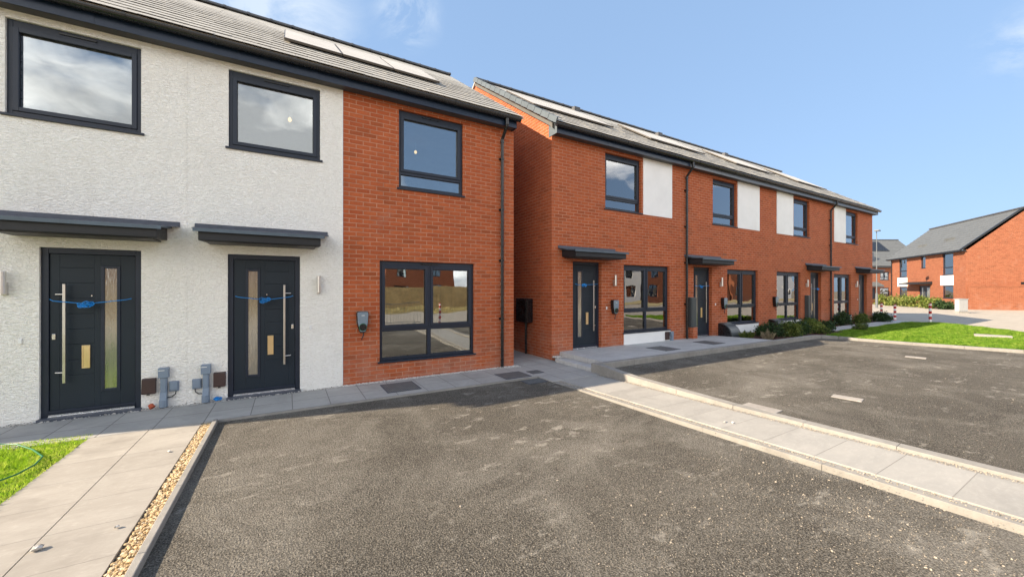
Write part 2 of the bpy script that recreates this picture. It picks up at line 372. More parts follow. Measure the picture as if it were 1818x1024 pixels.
STRAW = leafy('straw_blades', [(.20, .16, .10, 1), (.36, .30, .19, 1)], 30, .2)
LAWNB = concrete('lawn_soil', (.05, .10, .015, 1), (.09, .17, .02, 1), 9, .02)
LAWNB2 = concrete('dry_verge_soil', (.42, .34, .17, 1), (.54, .45, .24, 1), 3, .02)
WOODF = plain('weathered_fence_wood', (.44, .32, .16, 1), .85, .2, var=.3, scale=5)
BARK = plain('bark', (.09, .065, .045, 1), .9, .2, var=.3, bump=.01)

# ------------------------------------------------------------------ mesh helpers
class MB:
    def __init__(s): s.v = []; s.f = []
    def box(s, x0, x1, y0, y1, z0, z1):
        if x0 > x1: x0, x1 = x1, x0
        if y0 > y1: y0, y1 = y1, y0
        if z0 > z1: z0, z1 = z1, z0
        b = len(s.v)
        s.v += [(x0, y0, z0), (x1, y0, z0), (x1, y1, z0), (x0, y1, z0), (x0, y0, z1), (x1, y0, z1), (x1, y1, z1), (x0, y1, z1)]
        s.f += [tuple(b + i for i in q) for q in ((0, 3, 2, 1), (4, 5, 6, 7), (0, 1, 5, 4), (1, 2, 6, 5), (2, 3, 7, 6), (3, 0, 4, 7))]
        return s
    def hexa(s, p):           # 8 points, same order as box
        b = len(s.v); s.v += [tuple(q) for q in p]
        s.f += [tuple(b + i for i in q) for q in ((0, 3, 2, 1), (4, 5, 6, 7), (0, 1, 5, 4), (1, 2, 6, 5), (2, 3, 7, 6), (3, 0, 4, 7))]
        return s
    def prism(s, prof, a0, a1, axis='x'):   # prof = closed 2-D outline; axis x: (y,z); y: (x,z); z: (x,y)
        n = len(prof); b = len(s.v)
        mk = {'x': lambda a, p: (a, p[0], p[1]), 'y': lambda a, p: (p[0], a, p[1]), 'z': lambda a, p: (p[0], p[1], a)}[axis]
        s.v += [mk(a0, p) for p in prof] + [mk(a1, p) for p in prof]
        s.f += [tuple(b + i for i in range(n)), tuple(b + n + i for i in reversed(range(n)))]
        s.f += [(b + (i + 1) % n, b + i, b + n + i, b + n + (i + 1) % n) for i in range(n)]
        return s
    def tube(s, pts, r, n=8, cap=True, flat=1.):
        pts = [Vector(p) for p in pts]; b = len(s.v); up = Vector((0, 0, 1))
        for i, p in enumerate(pts):
            t = (pts[min(i + 1, len(pts) - 1)] - pts[max(i - 1, 0)]).normalized()
            a = t.cross(up); a = a.normalized() if a.length > .05 else Vector((1, 0, 0)); c = t.cross(a)
            rr = r[i] if isinstance(r, (list, tuple)) else r
            for k in range(n):
                th = 2 * math.pi * k / n
                s.v.append(tuple(p + a * math.cos(th) * rr + c * math.sin(th) * rr * flat))
        for i in range(len(pts) - 1):
            for k in range(n):
                q = b + i * n + k; q2 = b + i * n + (k + 1) % n
                s.f.append((q, q2, q2 + n, q + n))
        if cap:
            s.f.append(tuple(b + k for k in reversed(range(n)))); e = b + (len(pts) - 1) * n
            s.f.append(tuple(e + k for k in range(n)))
        return s
    def build(s, name, mat, parent=None, org=None, bevel=0., smooth=False):
        o3 = Vector(parent['o']) if (parent is not None and org is None) else Vector(org or (0, 0, 0))
        me = bpy.data.meshes.new(name)
        me.from_pydata([tuple(Vector(v) - o3) for v in s.v], [], s.f)
        bm = bmesh.new(); bm.from_mesh(me); bmesh.ops.recalc_face_normals(bm, faces=bm.faces)
        bm.to_mesh(me); bm.free()
        me.materials.append(mat)
        if smooth:
            for p in me.polygons: p.use_smooth = True
        o = bpy.data.objects.new(name, me); C.objects.link(o)
        o['o'] = tuple(o3)
        if parent is not None: o.parent = parent
        else: o.location = o3
        if bevel:
            m = o.modifiers.new('bevel', 'BEVEL'); m.width = bevel; m.segments = 2; m.limit_method = 'ANGLE'; m.angle_limit = R(40)
        return o
def tag(o, label=None, cat=None, group=None, kind=None):
    for k, v in (('label', label), ('category', cat), ('group', group), ('kind', kind)):
        if v: o[k] = v
    return o
def empty(name, loc, label, cat, group=None, rz=0.):
    o = bpy.data.objects.new(name, None); C.objects.link(o); o.location = loc; o.rotation_euler = (0, 0, rz)
    o.empty_display_size = .3; o['o'] = tuple(loc) if not rz else (0, 0, 0)
    return tag(o, label, cat, group)
def struct(mb, name, mat, **k):
    return tag(mb.build(name, mat, **k), kind='structure')
def sheet(poly, z, h=.03):
    return MB().prism(poly, z - h, z, 'z')
def arrmesh(name, verts, faces, mat, kind=None, parent=None):
    me = bpy.data.meshes.new(name); me.from_pydata(verts.tolist(), [], faces.tolist()); me.materials.append(mat)
    o = bpy.data.objects.new(name, me); C.objects.link(o)
    if kind: o['kind'] = kind
    if parent is not None: o.parent = parent
    return o
def inpoly(x, y, poly):
    c = np.zeros(len(x), bool); n = len(poly); j = n - 1
    for i in range(n):
        xi, yi = poly[i]; xj, yj = poly[j]
        c ^= ((yi > y) != (yj > y)) & (x < (xj - xi) * (y - yi) / (yj - yi + 1e-12) + xi); j = i
    return c
def scatter_poly(poly, n):
    xs = [p[0] for p in poly]; ys = [p[1] for p in poly]
    x = rng.uniform(min(xs), max(xs), n * 3); y = rng.uniform(min(ys), max(ys), n * 3)
    k = inpoly(x, y, poly); return x[k][:n], y[k][:n]
def blades(name, poly, n, z, h, wd, mat, patchy=True):
    x, y = scatter_poly(poly, n); n = len(x)
    hh = h * rng.uniform(.45, 1.3, n)
    if patchy: hh *= .75 + .35 * np.sin(x * 2.1 + 1.3 * np.sin(y * 1.7)) * np.sin(y * 3.1 + x)
    a = rng.uniform(0, 6.283, n); lx, ly = rng.normal(0, .45, n) * hh, rng.normal(0, .45, n) * hh
    dx, dy = np.cos(a) * wd / 2, np.sin(a) * wd / 2
    v = np.zeros((n, 4, 3))
    v[:, 0] = np.c_[x - dx, y - dy, np.full(n, z)]; v[:, 1] = np.c_[x + dx, y + dy, np.full(n, z)]
    v[:, 2] = np.c_[x + lx * .45 + dx * .7, y + ly * .45 + dy * .7, z + hh * .6]; v[:, 3] = np.c_[x + lx, y + ly, z + hh]
    b = np.arange(n)[:, None] * 4
    f = np.concatenate([b + [0, 1, 2], b + [0, 2, 3]])
    return arrmesh(name, v.reshape(-1, 3), f, mat, 'stuff')
ICO = None
def ico():
    t = (1 + 5 ** .5) / 2
    v = np.array([(-1, t, 0), (1, t, 0), (-1, -t, 0), (1, -t, 0), (0, -1, t), (0, 1, t), (0, -1, -t), (0, 1, -t), (t, 0, -1), (t, 0, 1), (-t, 0, -1), (-t, 0, 1)]) / 1.9
    f = np.array([(0, 11, 5), (0, 5, 1), (0, 1, 7), (0, 7, 10), (0, 10, 11), (1, 5, 9), (5, 11, 4), (11, 10, 2), (10, 7, 6), (7, 1, 8),
                  (3, 9, 4), (3, 4, 2), (3, 2, 6), (3, 6, 8), (3, 8, 9), (4, 9, 5), (2, 4, 11), (6, 2, 10), (8, 6, 7), (9, 8, 1)])
    return v, f
def stones(name, x, y, z, r, mat, kind='stuff'):
    iv, jf = ico(); n = len(x)
    v = iv[None] * (1 + rng.uniform(-.28, .28, (n, 12, 1)))
    v = v * np.stack([rng.uniform(.7, 1.5, n), rng.uniform(.6, 1.1, n), rng.uniform(.4, .8, n)], 1)[:, None, :] * np.asarray(r)[:, None, None]
    a = rng.uniform(0, 6.283, n); ca, sa = np.cos(a)[:, None], np.sin(a)[:, None]
    vx = v[..., 0] * ca - v[..., 1] * sa + x[:, None]; vy = v[..., 0] * sa + v[..., 1] * ca + y[:, None]; vz = v[..., 2] + np.asarray(z)[:, None]
    V = np.stack([vx, vy, vz], -1).reshape(-1, 3); F = (jf[None] + np.arange(n)[:, None, None] * 12).reshape(-1, 3)
    o = arrmesh(name, V, F, mat, kind); return o
def polyline_sample(pts, n, half):
    P = np.array(pts, float); seg = np.hypot(*np.diff(P, axis=0).T); cum = np.r_[0, np.cumsum(seg)]
    t = rng.uniform(0, cum[-1], n); i = np.clip(np.searchsorted(cum, t) - 1, 0, len(seg) - 1)
    u = (t - cum[i]) / seg[i]; p = P[i] + (P[i + 1] - P[i]) * u[:, None]; d = (P[i + 1] - P[i]) / seg[i][:, None]
    o = rng.uniform(-half, half, n); return p[:, 0] - d[:, 1] * o, p[:, 1] + d[:, 0] * o
def kerb_line(mb, pts, wd, z0, tops, gap=.0025, unit=.9):
    """kerb units laid along a polyline; tops = z at each point"""
    for i in range(len(pts) - 1):
        a, b = Vector(pts[i]), Vector(pts[i + 1]); L_ = (b - a).length; k = max(1, round(L_ / unit)); d = (b - a) / L_; nn = Vector((-d.y, d.x)) * wd
        for j in range(k):
            t0, t1 = j / k, (j + 1) / k - gap / L_ * (1 if j < k - 1 else 0)
            p, q = a + (b - a) * t0, a + (b - a) * t1
            za = tops[i] + (tops[i + 1] - tops[i]) * t0; zb = tops[i] + (tops[i + 1] - tops[i]) * t1
            mb.hexa([(p.x, p.y, z0), (q.x, q.y, z0), (q.x + nn.x, q.y + nn.y, z0), (p.x + nn.x, p.y + nn.y, z0),
                     (p.x, p.y, za), (q.x, q.y, zb), (q.x + nn.x, q.y + nn.y, zb), (p.x + nn.x, p.y + nn.y, za)])
    return mb

# ------------------------------------------------------------------ the ground
G = -1.645
struct(MB().box(-300, 400, -300, 400, -2.4, -2.2), 'ground', EARTH)
struct(sheet([(-60, -13), (120, -13), (120, 45), (24.4, 45), (24.4, 0), (14, -2.0), (-60, -2.0)], -1.72, .4), 'road', ROAD)
# asphalt parking courts
struct(sheet([(-.76, 5.9), (4.02, 5.9), (4.1, 3), (4.4, -2.4), (-.76, -2.4)], G, .3), 'parking_court', ASPH, org=(1.5, 2, G))
def sheet_z(poly, zf, h=.3):
    m = MB(); n = len(poly); m.v = [(x, y, zf(y) - h) for x, y in poly] + [(x, y, zf(y)) for x, y in poly]
    m.f = [tuple(reversed(range(n))), tuple(range(n, 2 * n))] + [(i, (i + 1) % n, n + (i + 1) % n, n + i) for i in range(n)]
    return m
struct(sheet_z([(5.20, 5.6), (14.5, 5.6), (14.85, 5.2), (14.95, 4.7), (15.27, 3.62), (15.97, 1.8), (17.3, -2.4), (5.55, -2.4), (5.47, .6), (5.32, 3.0), (5.26, 4.7)], lambda y: -1.563 + (y - 5.6) * .0135), 'parking_court', ASPH, org=(10, 2, G))
GBZ = lambda y: -1.563 + (y - 5.6) * .0135
# path along the white and brick houses, side path and alley
struct(MB().box(-7.2, 4.02, 5.93, 6.88, G - .2, G + .022), 'path', SLAB, org=(-1, 6.5, G))
struct(MB().box(4.02, 5.22, 5.45, 16, G - .2, G + .020), 'alley_path', SLAB, org=(4.6, 8, G))
struct(sheet([(-1.87, 5.926), (-1.384, 5.926), (-1.414, -2.4), (-1.90, -2.4)], G + .020, .2), 'garden_path', SLABL, org=(-1.6, 3, G))
struct(sheet([(-1.377, 5.926), (-.90, 5.926), (-.91, 3), (-.93, -2.4), (-1.407, -2.4)], G + .0195, .2), 'garden_path', SLABL, org=(-1.1, 3, G))
lo = [(3.98, 5.446), (4.05, 4.72), (4.17, 2.76), (4.33, .49), (4.50, -2.4)]
hi = [(5.16, 5.446), (5.20, 4.72), (5.26, 3.0), (5.42, .6), (5.50, -2.4)]
struct(sheet([(x + .19, y) for x, y in lo] + [(x - .13, y) for x, y in reversed(hi)], G + .016, .2), 'side_path', SLABR, org=(4.6, 2, G))
k = MB(); kerb_line(k, [(x + .09, y) for x, y in lo[::-1]], .052, G - .2, [G + .014] * 5, unit=.915)
tag(k.build('path_edging', KERB, org=(4.2, 2, G), bevel=.003), 'low pale concrete edging between the near asphalt and the long side path', 'kerb', 'concrete kerbs')
k = MB(); kerb_line(k, [(x + .14, y) for x, y in hi[::-1]] + [(5.27, 5.70)], .15, G - .2, [-1.64, -1.612, -1.592, -1.538, -1.465, -1.449], unit=.915)
tag(k.build('ramped_kerb', KERB, org=(5.2, 2, G), bevel=.005), 'pale concrete kerb along the far side of the side path, rising beside the steps', 'kerb', 'concrete kerbs')
k = MB(); kerb_line(k, [(-.74, -2.4), (-.74, 5.9)], .048, G - .2, [G + .055, G + .05], unit=.915)
tag(k.build('path_edging', KERB, org=(-.76, 2, G), bevel=.006), 'thin grey concrete edging strip between buff gravel and asphalt at left', 'kerb', 'concrete kerbs')
k = MB(); kerb_line(k, [(-.74, 5.905), (3.98, 5.86)], .048, G - .2, [G + .026, G + .026], unit=.915)
tag(k.build('path_edging', KERB, org=(1.5, 5.9, G), bevel=.004), 'low edging strip between the shaded house path and the asphalt', 'kerb', 'concrete kerbs')
# gravel strip by garden path
struct(MB().box(-.90, -.795, -2.4, 5.9, G - .2, G - .004), 'gravel_bed', GRAVEL, org=(-.85, 2, G))
n = 4200; x = rng.uniform(-.895, -.797, n); y = 2.2 + 3.7 * rng.uniform(0, 1, n) ** .8
stones('gravel', x, y, G + rng.uniform(-.004, .014, n), rng.uniform(.005, .013, n), GRAVEL)
# white chippings
n = 6500; x = rng.uniform(.80, 4.15, n); y = rng.uniform(6.885, 6.99, n) + .0
x = np.r_[x, rng.uniform(-6.5, .8, 1400)]; y = np.r_[y, rng.uniform(6.89, 6.985, 1400)]
x = np.r_[x, rng.normal(4.02, .10, 700)]; y = np.r_[y, rng.normal(6.90, .05, 700)]
k_ = (y < 6.992) | (x > 4.15); x = x[k_]; y = y[k_]; n = len(x)
struct(MB().box(-7, 4.14, 6.88, 6.995, G - .2, G + .006), 'chippings_bed', PEBBLE, org=(0, 6.9, G))
stones('white_chippings', x, y, G + .006 + rng.uniform(0, .02, n), rng.uniform(.006, .013, n), PEBBLE)
xa, ya = polyline_sample([(x_ + .135, y_) for x_, y_ in lo], 1500, .04); xb, yb = polyline_sample([(x_ - .06, y_) for x_, y_ in hi], 1500, .05)
xc, yc = rng.uniform(5.12, 5.21, 900), rng.uniform(7.0, 12, 900)
xd, yd = rng.uniform(5.16, 5.42, 900), 6.93 + rng.normal(0, .05, 900); kd = yd < 7.05; xd, yd = xd[kd], yd[kd]
struct(sheet([(x_ + .10, y_) for x_, y_ in lo] + [(x_ + .185, y_) for x_, y_ in reversed(lo)], G + .004, .2), 'chippings_strip', KERB, org=(4.2, 2, G))
struct(sheet([(x_ - .125, y_) for x_, y_ in hi] + [(x_ + .0, y_) for x_, y_ in reversed(hi)], G + .004, .2), 'chippings_strip', KERB, org=(5.3, 2, G))
X_, Y_ = np.r_[xa, xb, xc], np.r_[ya, yb, yc]
Z_ = np.r_[np.full(len(xa) + len(xb), G + .01), np.full(len(xc), G + .024)]
stones('path_chippings', X_, Y_, Z_ + rng.uniform(-.004, .003, len(X_)), rng.uniform(.003, .0065, len(X_)), CHIPS)
stones('step_chippings', xd, yd, -1.545 + rng.uniform(0, .02, len(xd)), rng.uniform(.006, .012, len(xd)), PEBBLE)
# chips lying on the asphalt, thicker towards the right foreground
n = 19000; x = rng.uniform(-.7, 4.4, n); y = rng.uniform(.3, 5.8, n)
p = np.clip(.055 + .95 * np.exp(-((x - 3.3) ** 2 / 1.6 + (y - 1.0) ** 2 / 1.6)) + .3 * (y < 2.2), 0, 1); kk = rng.uniform(0, 1, n) < p; x, y = x[kk], y[kk]
x2 = rng.uniform(5.6, 14.6, 3000); y2 = rng.uniform(-1, 5.4, 3000); kk = rng.uniform(0, 1, 3000) < np.clip(.10 + .9 * np.exp(-((x2 - 7.4) ** 2 / 5 + (y2 - .8) ** 2 / 2)), 0, 1)
zc_ = np.r_[np.full(len(x), G + .003), GBZ(y2[kk]) + .003]; x = np.r_[x, x2[kk]]; y = np.r_[y, y2[kk]]
stones('loose_chippings', x, y, zc_, rng.uniform(.0013, .0042, len(x)) * (1 + 1.3 * (rng.uniform(0, 1, len(x)) > .96)), CHIPS)
# left lawn
LL = [(-1.885, 6.06), (-7.5, 6.06), (-7.5, -2.4), (-1.91, -2.4)]
struct(sheet(LL, -1.632, .2), 'lawn_soil', LAWNB, org=(-4, 3, G))
blades('lawn', [(-1.87, 6.09), (-4.2, 6.09), (-3.2, 3.4), (-1.86, 3.4)], 52000, -1.636, .045, .006, GRASSL)
# raised path in front of the long brick row
PB = -1.45
struct(sheet([(5.45, 5.656), (11.9, 5.656), (11.60, 6.55), (11.45, 7.09), (5.45, 7.09)], PB, .3), 'raised_path', SLABB, org=(8, 6.2, PB))
k = MB(); kerb_line(k, [(5.275, 5.53), (14.15, 5.53), (14.55, 5.50), (14.78, 5.15), (14.87, 4.69), (15.19, 3.61), (15.88, 1.8), (17.2, -2.4)], .125, G - .2, [PB + .002, -1.452, -1.465, -1.48, -1.50, -1.515, -1.535, -1.59], unit=.915)
tag(k.build('car_park_kerb', KERB, org=(11, 5.4, G), bevel=.01), 'long pale kerb that fronts the raised path and curves round the lawn corner', 'kerb', 'concrete kerbs')
st = empty('entrance_steps', (5.3, 6.3, G), 'two low grey concrete steps beside the corner of the long brick row', 'steps')
MB().box(5.14, 5.448, 5.71, 6.88, G - .1, -1.55).build('step', SLABB, st, bevel=.008)
MB().box(5.41, 5.449, 5.66, 7.07, -1.549, PB + .0015).build('step', SLABB, st, bevel=.006)
# planting bed, lawn and strip path at the right
struct(sheet([(11.93, 5.657), (14.3, 5.657), (14.75, 5.62), (16.9, 5.75), (16.9, 7.07), (11.5, 7.09), (11.64, 6.56)], -1.505, .3), 'planting_bed', SOIL, org=(14, 6.2, G))
struct(MB().box(16.9, 24.9, 5.95, 6.62, -1.8, -1.498), 'row_path', SLABB, org=(20, 6.3, G))
struct(MB().box(16.9, 24.2, 6.62, 7.07, -1.8, -1.515), 'planting_bed', SOIL, org=(20, 6.8, G))
LR = [(14.72, 5.60), (14.90, 5.2), (15.00, 4.73), (15.32, 3.66), (16.01, 1.84), (17.2, -1.8), (20.0, 1.2), (22.4, 2.5), (24.4, 4.1), (25.3, 5.2), (24.9, 5.94), (16.9, 5.94), (16.9, 5.72)]
struct(sheet(LR, -1.530, .3), 'lawn_soil', LAWNB, org=(20, 4, G))
blades('lawn', LR, 160000, -1.534, .06, .012, GRASS)

# covers set in the ground
def cover(name, x0, x1, y0, y1, z, label, mat=COVERM, rot=0.):
    o = MB().box(-(x1 - x0) / 2, (x1 - x0) / 2, -(y1 - y0) / 2, (y1 - y0) / 2, -.05, .008).build(name, mat)
    o.location = ((x0 + x1) / 2, (y0 + y1) / 2, z); o.rotation_euler.z = rot
    fr = MB(); a, b = (x1 - x0) / 2, (y1 - y0) / 2
    fr.box(-a - .02, a + .02, -b - .02, -b, -.05, .006).box(-a - .02, a + .02, b, b + .02, -.05, .006).box(-a - .02, -a, -b, b, -.05, .006).box(a, a + .02, -b, b, -.05, .006)
    f = fr.build('frame', LEAD); f.parent = o
    return tag(o, label, 'manhole cover', 'covers set in the ground')
cover('manhole_cover', 1.36, 1.86, 6.13, 6.68, G + .022, 'dark chequered manhole cover in the path left of the brick house wall base')
cover('manhole_cover', 3.40, 3.90, 5.98, 6.42, G + .022, 'dark chequered manhole cover in the path just by the alley corner')
cover('drain_cover', 4.06, 4.28, 6.12, 6.34, G + .020, 'small square dark drain cover in flags at the alley mouth')
cover('inspection_cover', 3.60, 3.96, 5.56, 5.80, G + .002, 'rectangular speckled cover in shaded asphalt corner', COVER)
cover('manhole_cover', 7.62, 8.12, 5.90, 6.45, PB, 'dark manhole cover in raised path before the first window')
cover('manhole_cover', 9.55, 10.05, 5.95, 6.50, PB, 'dark manhole cover in raised path nearest second grey door')
MARK = concrete('marker_block', (.32, .29, .26, 1), (.42, .39, .35, 1), 20)
def marker(x, y, a, b, rz, label, z=G, mat=None):
    o = MB().box(-a / 2, a / 2, -b / 2, b / 2, -.05, .008).build('marker_slab', mat or MARK, bevel=.003); o.location = (x, y, z); o.rotation_euler.z = rz
    return tag(o, label, 'marker slab', 'pale slabs set in the ground')
marker(7.10, 2.37, .34, .20, R(-80), 'small pale rectangle set in the middle of the right car park', z=GBZ(2.37))
marker(12.63, 2.95, .34, .24, R(-80), 'small pale rectangle in the right car park nearest the lawn kerb', z=GBZ(2.95))
marker(5.50, 2.75, .20, .42, R(3), 'pale pinkish slab set against the kerb of the side path', z=GBZ(2.75))
marker(19.1, 2.75, .45, .75, R(10), 'pale concrete cover lying in the lawn', z=-1.462)

for (x, y, r, lab, z) in ((-1.345, 3.55, .024, 'grey pointed pebble alone on the sunlit garden path', G + .036), (-1.0, 3.60, .018, 'white pebble at the edge of garden path beside gravel strip', G + .034),
                       (4.60, 2.72, .022, 'white crumb of stone on the side path', G + .026), (4.66, 2.66, .016, 'smaller white crumb right of the first on the side path', G + .026),
                       (-1.02, 5.02, .018, 'tiny brown pebble up the garden path near the gravel', G + .03)):
    o = stones('pebble', np.array([0.]), np.array([0.]), np.array([0.]), np.array([r]), PEBBLE, None); o.location = (x, y, z)
    tag(o, lab, 'pebble')
hp = [(-3.2, 5.75), (-2.75, 6.0), (-2.54, 6.02), (-2.39, 5.93), (-2.17, 5.65), (-2.0, 5.37), (-1.97, 5.16), (-2.0, 4.97), (-2.1, 4.8), (-2.35, 4.6), (-2.9, 4.4)]
tag(MB().tube([(a, b, -1.585) for a, b in hp], .007, 8).build('garden_hose', HOSE, org=(-2.2, 5.3, -1.6), smooth=True), 'thin green hose looping over the small left lawn', 'hose')

# ------------------------------------------------------------------ house building kit
def wall_front(mb, x0, x1, z0, z1, ops, y, t=.10):
    """front wall slab with rectangular openings (reveals included)"""
    xs = sorted({x0, x1, *[min(max(v, x0), x1) for o in ops for v in o[:2]]}); zs = sorted({z0, z1, *[min(max(v, z0), z1) for o in ops for v in o[2:4]]})
    def solid(i, j):
        if i < 0 or j < 0 or i >= len(xs) - 1 or j >= len(zs) - 1: return False
        cx, cz = (xs[i] + xs[i + 1]) / 2, (zs[j] + zs[j + 1]) / 2
        return not any(a < cx < b and c < cz < d for a, b, c, d in ops)
    def quad(*p):
        b = len(mb.v); mb.v += list(p); mb.f.append((b, b + 1, b + 2, b + 3))
    for i in range(len(xs) - 1):
        for j in range(len(zs) - 1):
            if not solid(i, j): continue
            a, b, c, d = xs[i], xs[i + 1], zs[j], zs[j + 1]
            quad((a, y, c), (b, y, c), (b, y, d), (a, y, d)); quad((a, y + t, c), (a, y + t, d), (b, y + t, d), (b, y + t, c))
            if not solid(i - 1, j): quad((a, y, c), (a, y, d), (a, y + t, d), (a, y + t, c))
            if not solid(i + 1, j): quad((b, y, c), (b, y + t, c), (b, y + t, d), (b, y, d))
            if not solid(i, j - 1): quad((a, y, c), (a, y + t, c), (b, y + t, c), (b, y, c))
            if not solid(i, j + 1): quad((a, y, d), (b, y, d), (b, y + t, d), (a, y + t, d))
    return mb
def ring(mb, x0, x1, z0, z1, wl, wr, wb, wt, y0, y1):
    mb.box(x0, x0 + wl, y0, y1, z0, z1); mb.box(x1 - wr, x1, y0, y1, z0, z1)
    mb.box(x0 + wl, x1 - wr, y0, y1, z0, z0 + wb); mb.box(x0 + wl, x1 - wr, y0, y1, z1 - wt, z1); return mb
def window(root, x0, x1, z0, z1, y, kind, rec=.035, mat=None, bev=.004, blind=None):
    mat = mat or FRAME; yf = y + rec; zb = z0 + .028
    mb = MB(); ring(mb, x0, x1, zb, z1, .048, .048, .05, .088, yf, yf + .07)
    panes = []; sashes = []
    X0, X1, Z0, Z1 = x0 + .048, x1 - .048, zb + .05, z1 - .088
    if kind == 'single': sashes.append((X0, X1, Z0, Z1))
    elif kind == 'drop':
        zt = Z0 + .205 if z1 - z0 < 1.7 else Z0 + .55
        mb.box(X0, X1, yf, yf + .07, zt, zt + .05); panes.append((X0, X1, Z0, zt)); sashes.append((X0, X1, zt + .05, Z1))
    elif kind == 'quad':
        zt = Z0 + .30 * (Z1 - Z0); xm = (x0 + x1) / 2
        mb.box(X0, X1, yf, yf + .07, zt - .02, zt + .03); mb.box(xm - .035, xm + .035, yf, yf + .07, Z0, zt - .02); mb.box(xm - .025, xm + .025, yf, yf + .07, zt + .03, Z1)
        panes += [(X0, xm - .035, Z0, zt - .02), (xm + .035, X1, Z0, zt - .02)]; sashes += [(X0, xm - .025, zt + .03, Z1), (xm + .025, X1, zt + .03, Z1)]
    elif kind == 'fixed': panes.append((X0, X1, Z0, Z1))
    wn = mb.build('window', mat, root, bevel=bev)
    for a, b, c, d in sashes:
        ring(MB(), a, b, c, d, .052, .052, .052, .052, yf - .014, yf + .055).build('sash', mat, wn, bevel=bev)
        panes.append((a + .052, b - .052, c + .052, d - .052))
    for a, b, c, d in panes:
        MB().box(a - .004, b + .004, yf + .034, yf + .040, c - .004, d + .004).build('pane', GLASS, wn)
        if bev:
            gk = MB(); ring(gk, a, b, c, d, .007, .007, .007, .007, yf + .020, yf + .0335); gk.build('gasket', BLACK, wn)
    MB().box(x0 - .035, x1 + .035, y - .028, yf + .002, z0 - .004, z0 + .026).build('sill', mat, wn, bevel=bev)
    if kind != 'fixed':
        xm = (x0 + x1) / 2
        MB().box(xm - .17, xm + .17, yf - .016, yf - .001, z1 - .052, z1 - .030).build('trickle_vent', BLACK, wn, bevel=.003 if bev else 0)
    if blind:
        for (a, b) in blind:
            cu = MB(); n_ = 24; pr = [(a + (b - a) * i / n_, yf + .16 + .018 * math.sin(i * 1.9)) for i in range(n_ + 1)]
            cu.prism(pr + [(q[0], q[1] + .004) for q in reversed(pr)], zb + .02, z1 - .02, 'z').build('curtain', CURTAIN, wn)
    return wn
def door(root, x0, x1, z0, z1, y, glass_left=True, rec=.035):
    yf = y + rec
    mb = MB(); mb.box(x0, x0 + .066, yf, yf + .08, z0, z1).box(x1 - .066, x1, yf, yf + .08, z0, z1).box(x0 + .066, x1 - .066, yf, yf + .08, z1 - .072, z1)
    d = mb.build('door', FRAME, root, bevel=.004)
    a, b = x0 + .070, x1 - .070; zb, zt = z0 + .045, z1 - .076; yl = yf + .016
    W = x1 - x0
    X = (lambda t: x0 + t) if glass_left else (lambda t: x1 - t)
    # leaf: panels with grooves, glass opening
    g0, g1 = sorted((X(.215), X(.40))); gz0, gz1 = z0 + .26, z0 + 1.90
    xs0, xs1 = (g1, b) if glass_left else (a, g0)
    lf = MB()
    if glass_left: lf.box(a, g0, yl, yl + .045, zb, zt)
    else: lf.box(g1, b, yl, yl + .045, zb, zt)
    lf.box(g0, g1, yl, yl + .045, zb, gz0); lf.box(g0, g1, yl, yl + .045, gz1, zt)
    zg = [zb] + [z0 + .50 + .195 * i for i in range(8)] + [zt]
    o0, o1 = sorted((X(.46), X(W - .155)))
    if glass_left: lf.box(xs0, o0, yl, yl + .045, zb, zt).box(o1, xs1, yl, yl + .045, zb, zt)
    else: lf.box(xs0, o0, yl, yl + .045, zb, zt).box(o1, xs1, yl, yl + .045, zb, zt)
    for i in range(len(zg) - 1):
        lf.box(o0, o1, yl + .0008, yl + .045, zg[i] + (.005 if i else 0), zg[i + 1])
    lf.box(o0, o1, yl + .008, yl + .044, zb, zt)
    lf.build('leaf', DOORM, d, bevel=.0025)
    ring(MB(), g0, g1, gz0, gz1, .034, .034, .034, .034, yl - .010, yl + .02).build('glazing_trim', FRAME, d, bevel=.004)
    MB().box(g0 + .034, g1 - .034, yl + .004, yl + .012, gz0 + .034, gz1 - .034).build('glass', OBSC, d)
    # offset bar handle
    hx = X(W - .215); s_ = 1 if glass_left else -1; hz0, hz1 = z0 + .42, z0 + 1.66
    hb = MB().box(hx - .013, hx + .013, yl - .075, yl - .055, hz0, hz1)
    for zz in (hz0 + .13, hz1 - .13): hb.tube([(hx, yl - .062, zz), (hx + s_ * .085, yl - .030, zz), (hx + s_ * .085, yl, zz)], .009, 8)
    hb.build('handle', STEEL, d, bevel=.002)
    lx = X(W - .105); MB().box(lx - .016, lx + .016, yl - .010, yl, z0 + .965, z0 + 1.035).build('lock', CHROME, d, bevel=.004)
    px_ = X(.535); lp = MB(); ring(lp, px_ - .038, px_ + .038, z0 + .58, z0 + .875, .012, .012, .012, .012, yl - .014, yl - .001)
    lp.box(px_ - .026, px_ + .026, yl - .010, yl - .002, z0 + .592, z0 + .863)
    lp.build('letter_plate', BRASS, d, bevel=.002)
    sx = X(.485); MB().tube([(sx, yl - .006, z0 + 1.51), (sx, yl, z0 + 1.51)], .008, 10).build('spyhole', CHROME, d)
    MB().box(x0 + .066, x1 - .066, yf - .012, yf + .08, z0 + .012, z0 + .040).box(x0 + .066, x1 - .066, yl - .022, yl, zb, zb + .035).build('weather_bar', CHROME if False else FRAME, d)
    MB().box(x0 + .066, x1 - .066, yf - .03, yf + .07, z0 + .002, z0 + .0115).box(x0 + .07, x1 - .07, yf - .018, yf - .0125, z0 + .012, z0 + .030).build('threshold', CHROME, d)
    MB().box(x0 - .01, x1 + .01, y - .055, yf + .01, z0 - .06, z0 + .001).build('door_sill', LEAD, d, bevel=.003)
    return d
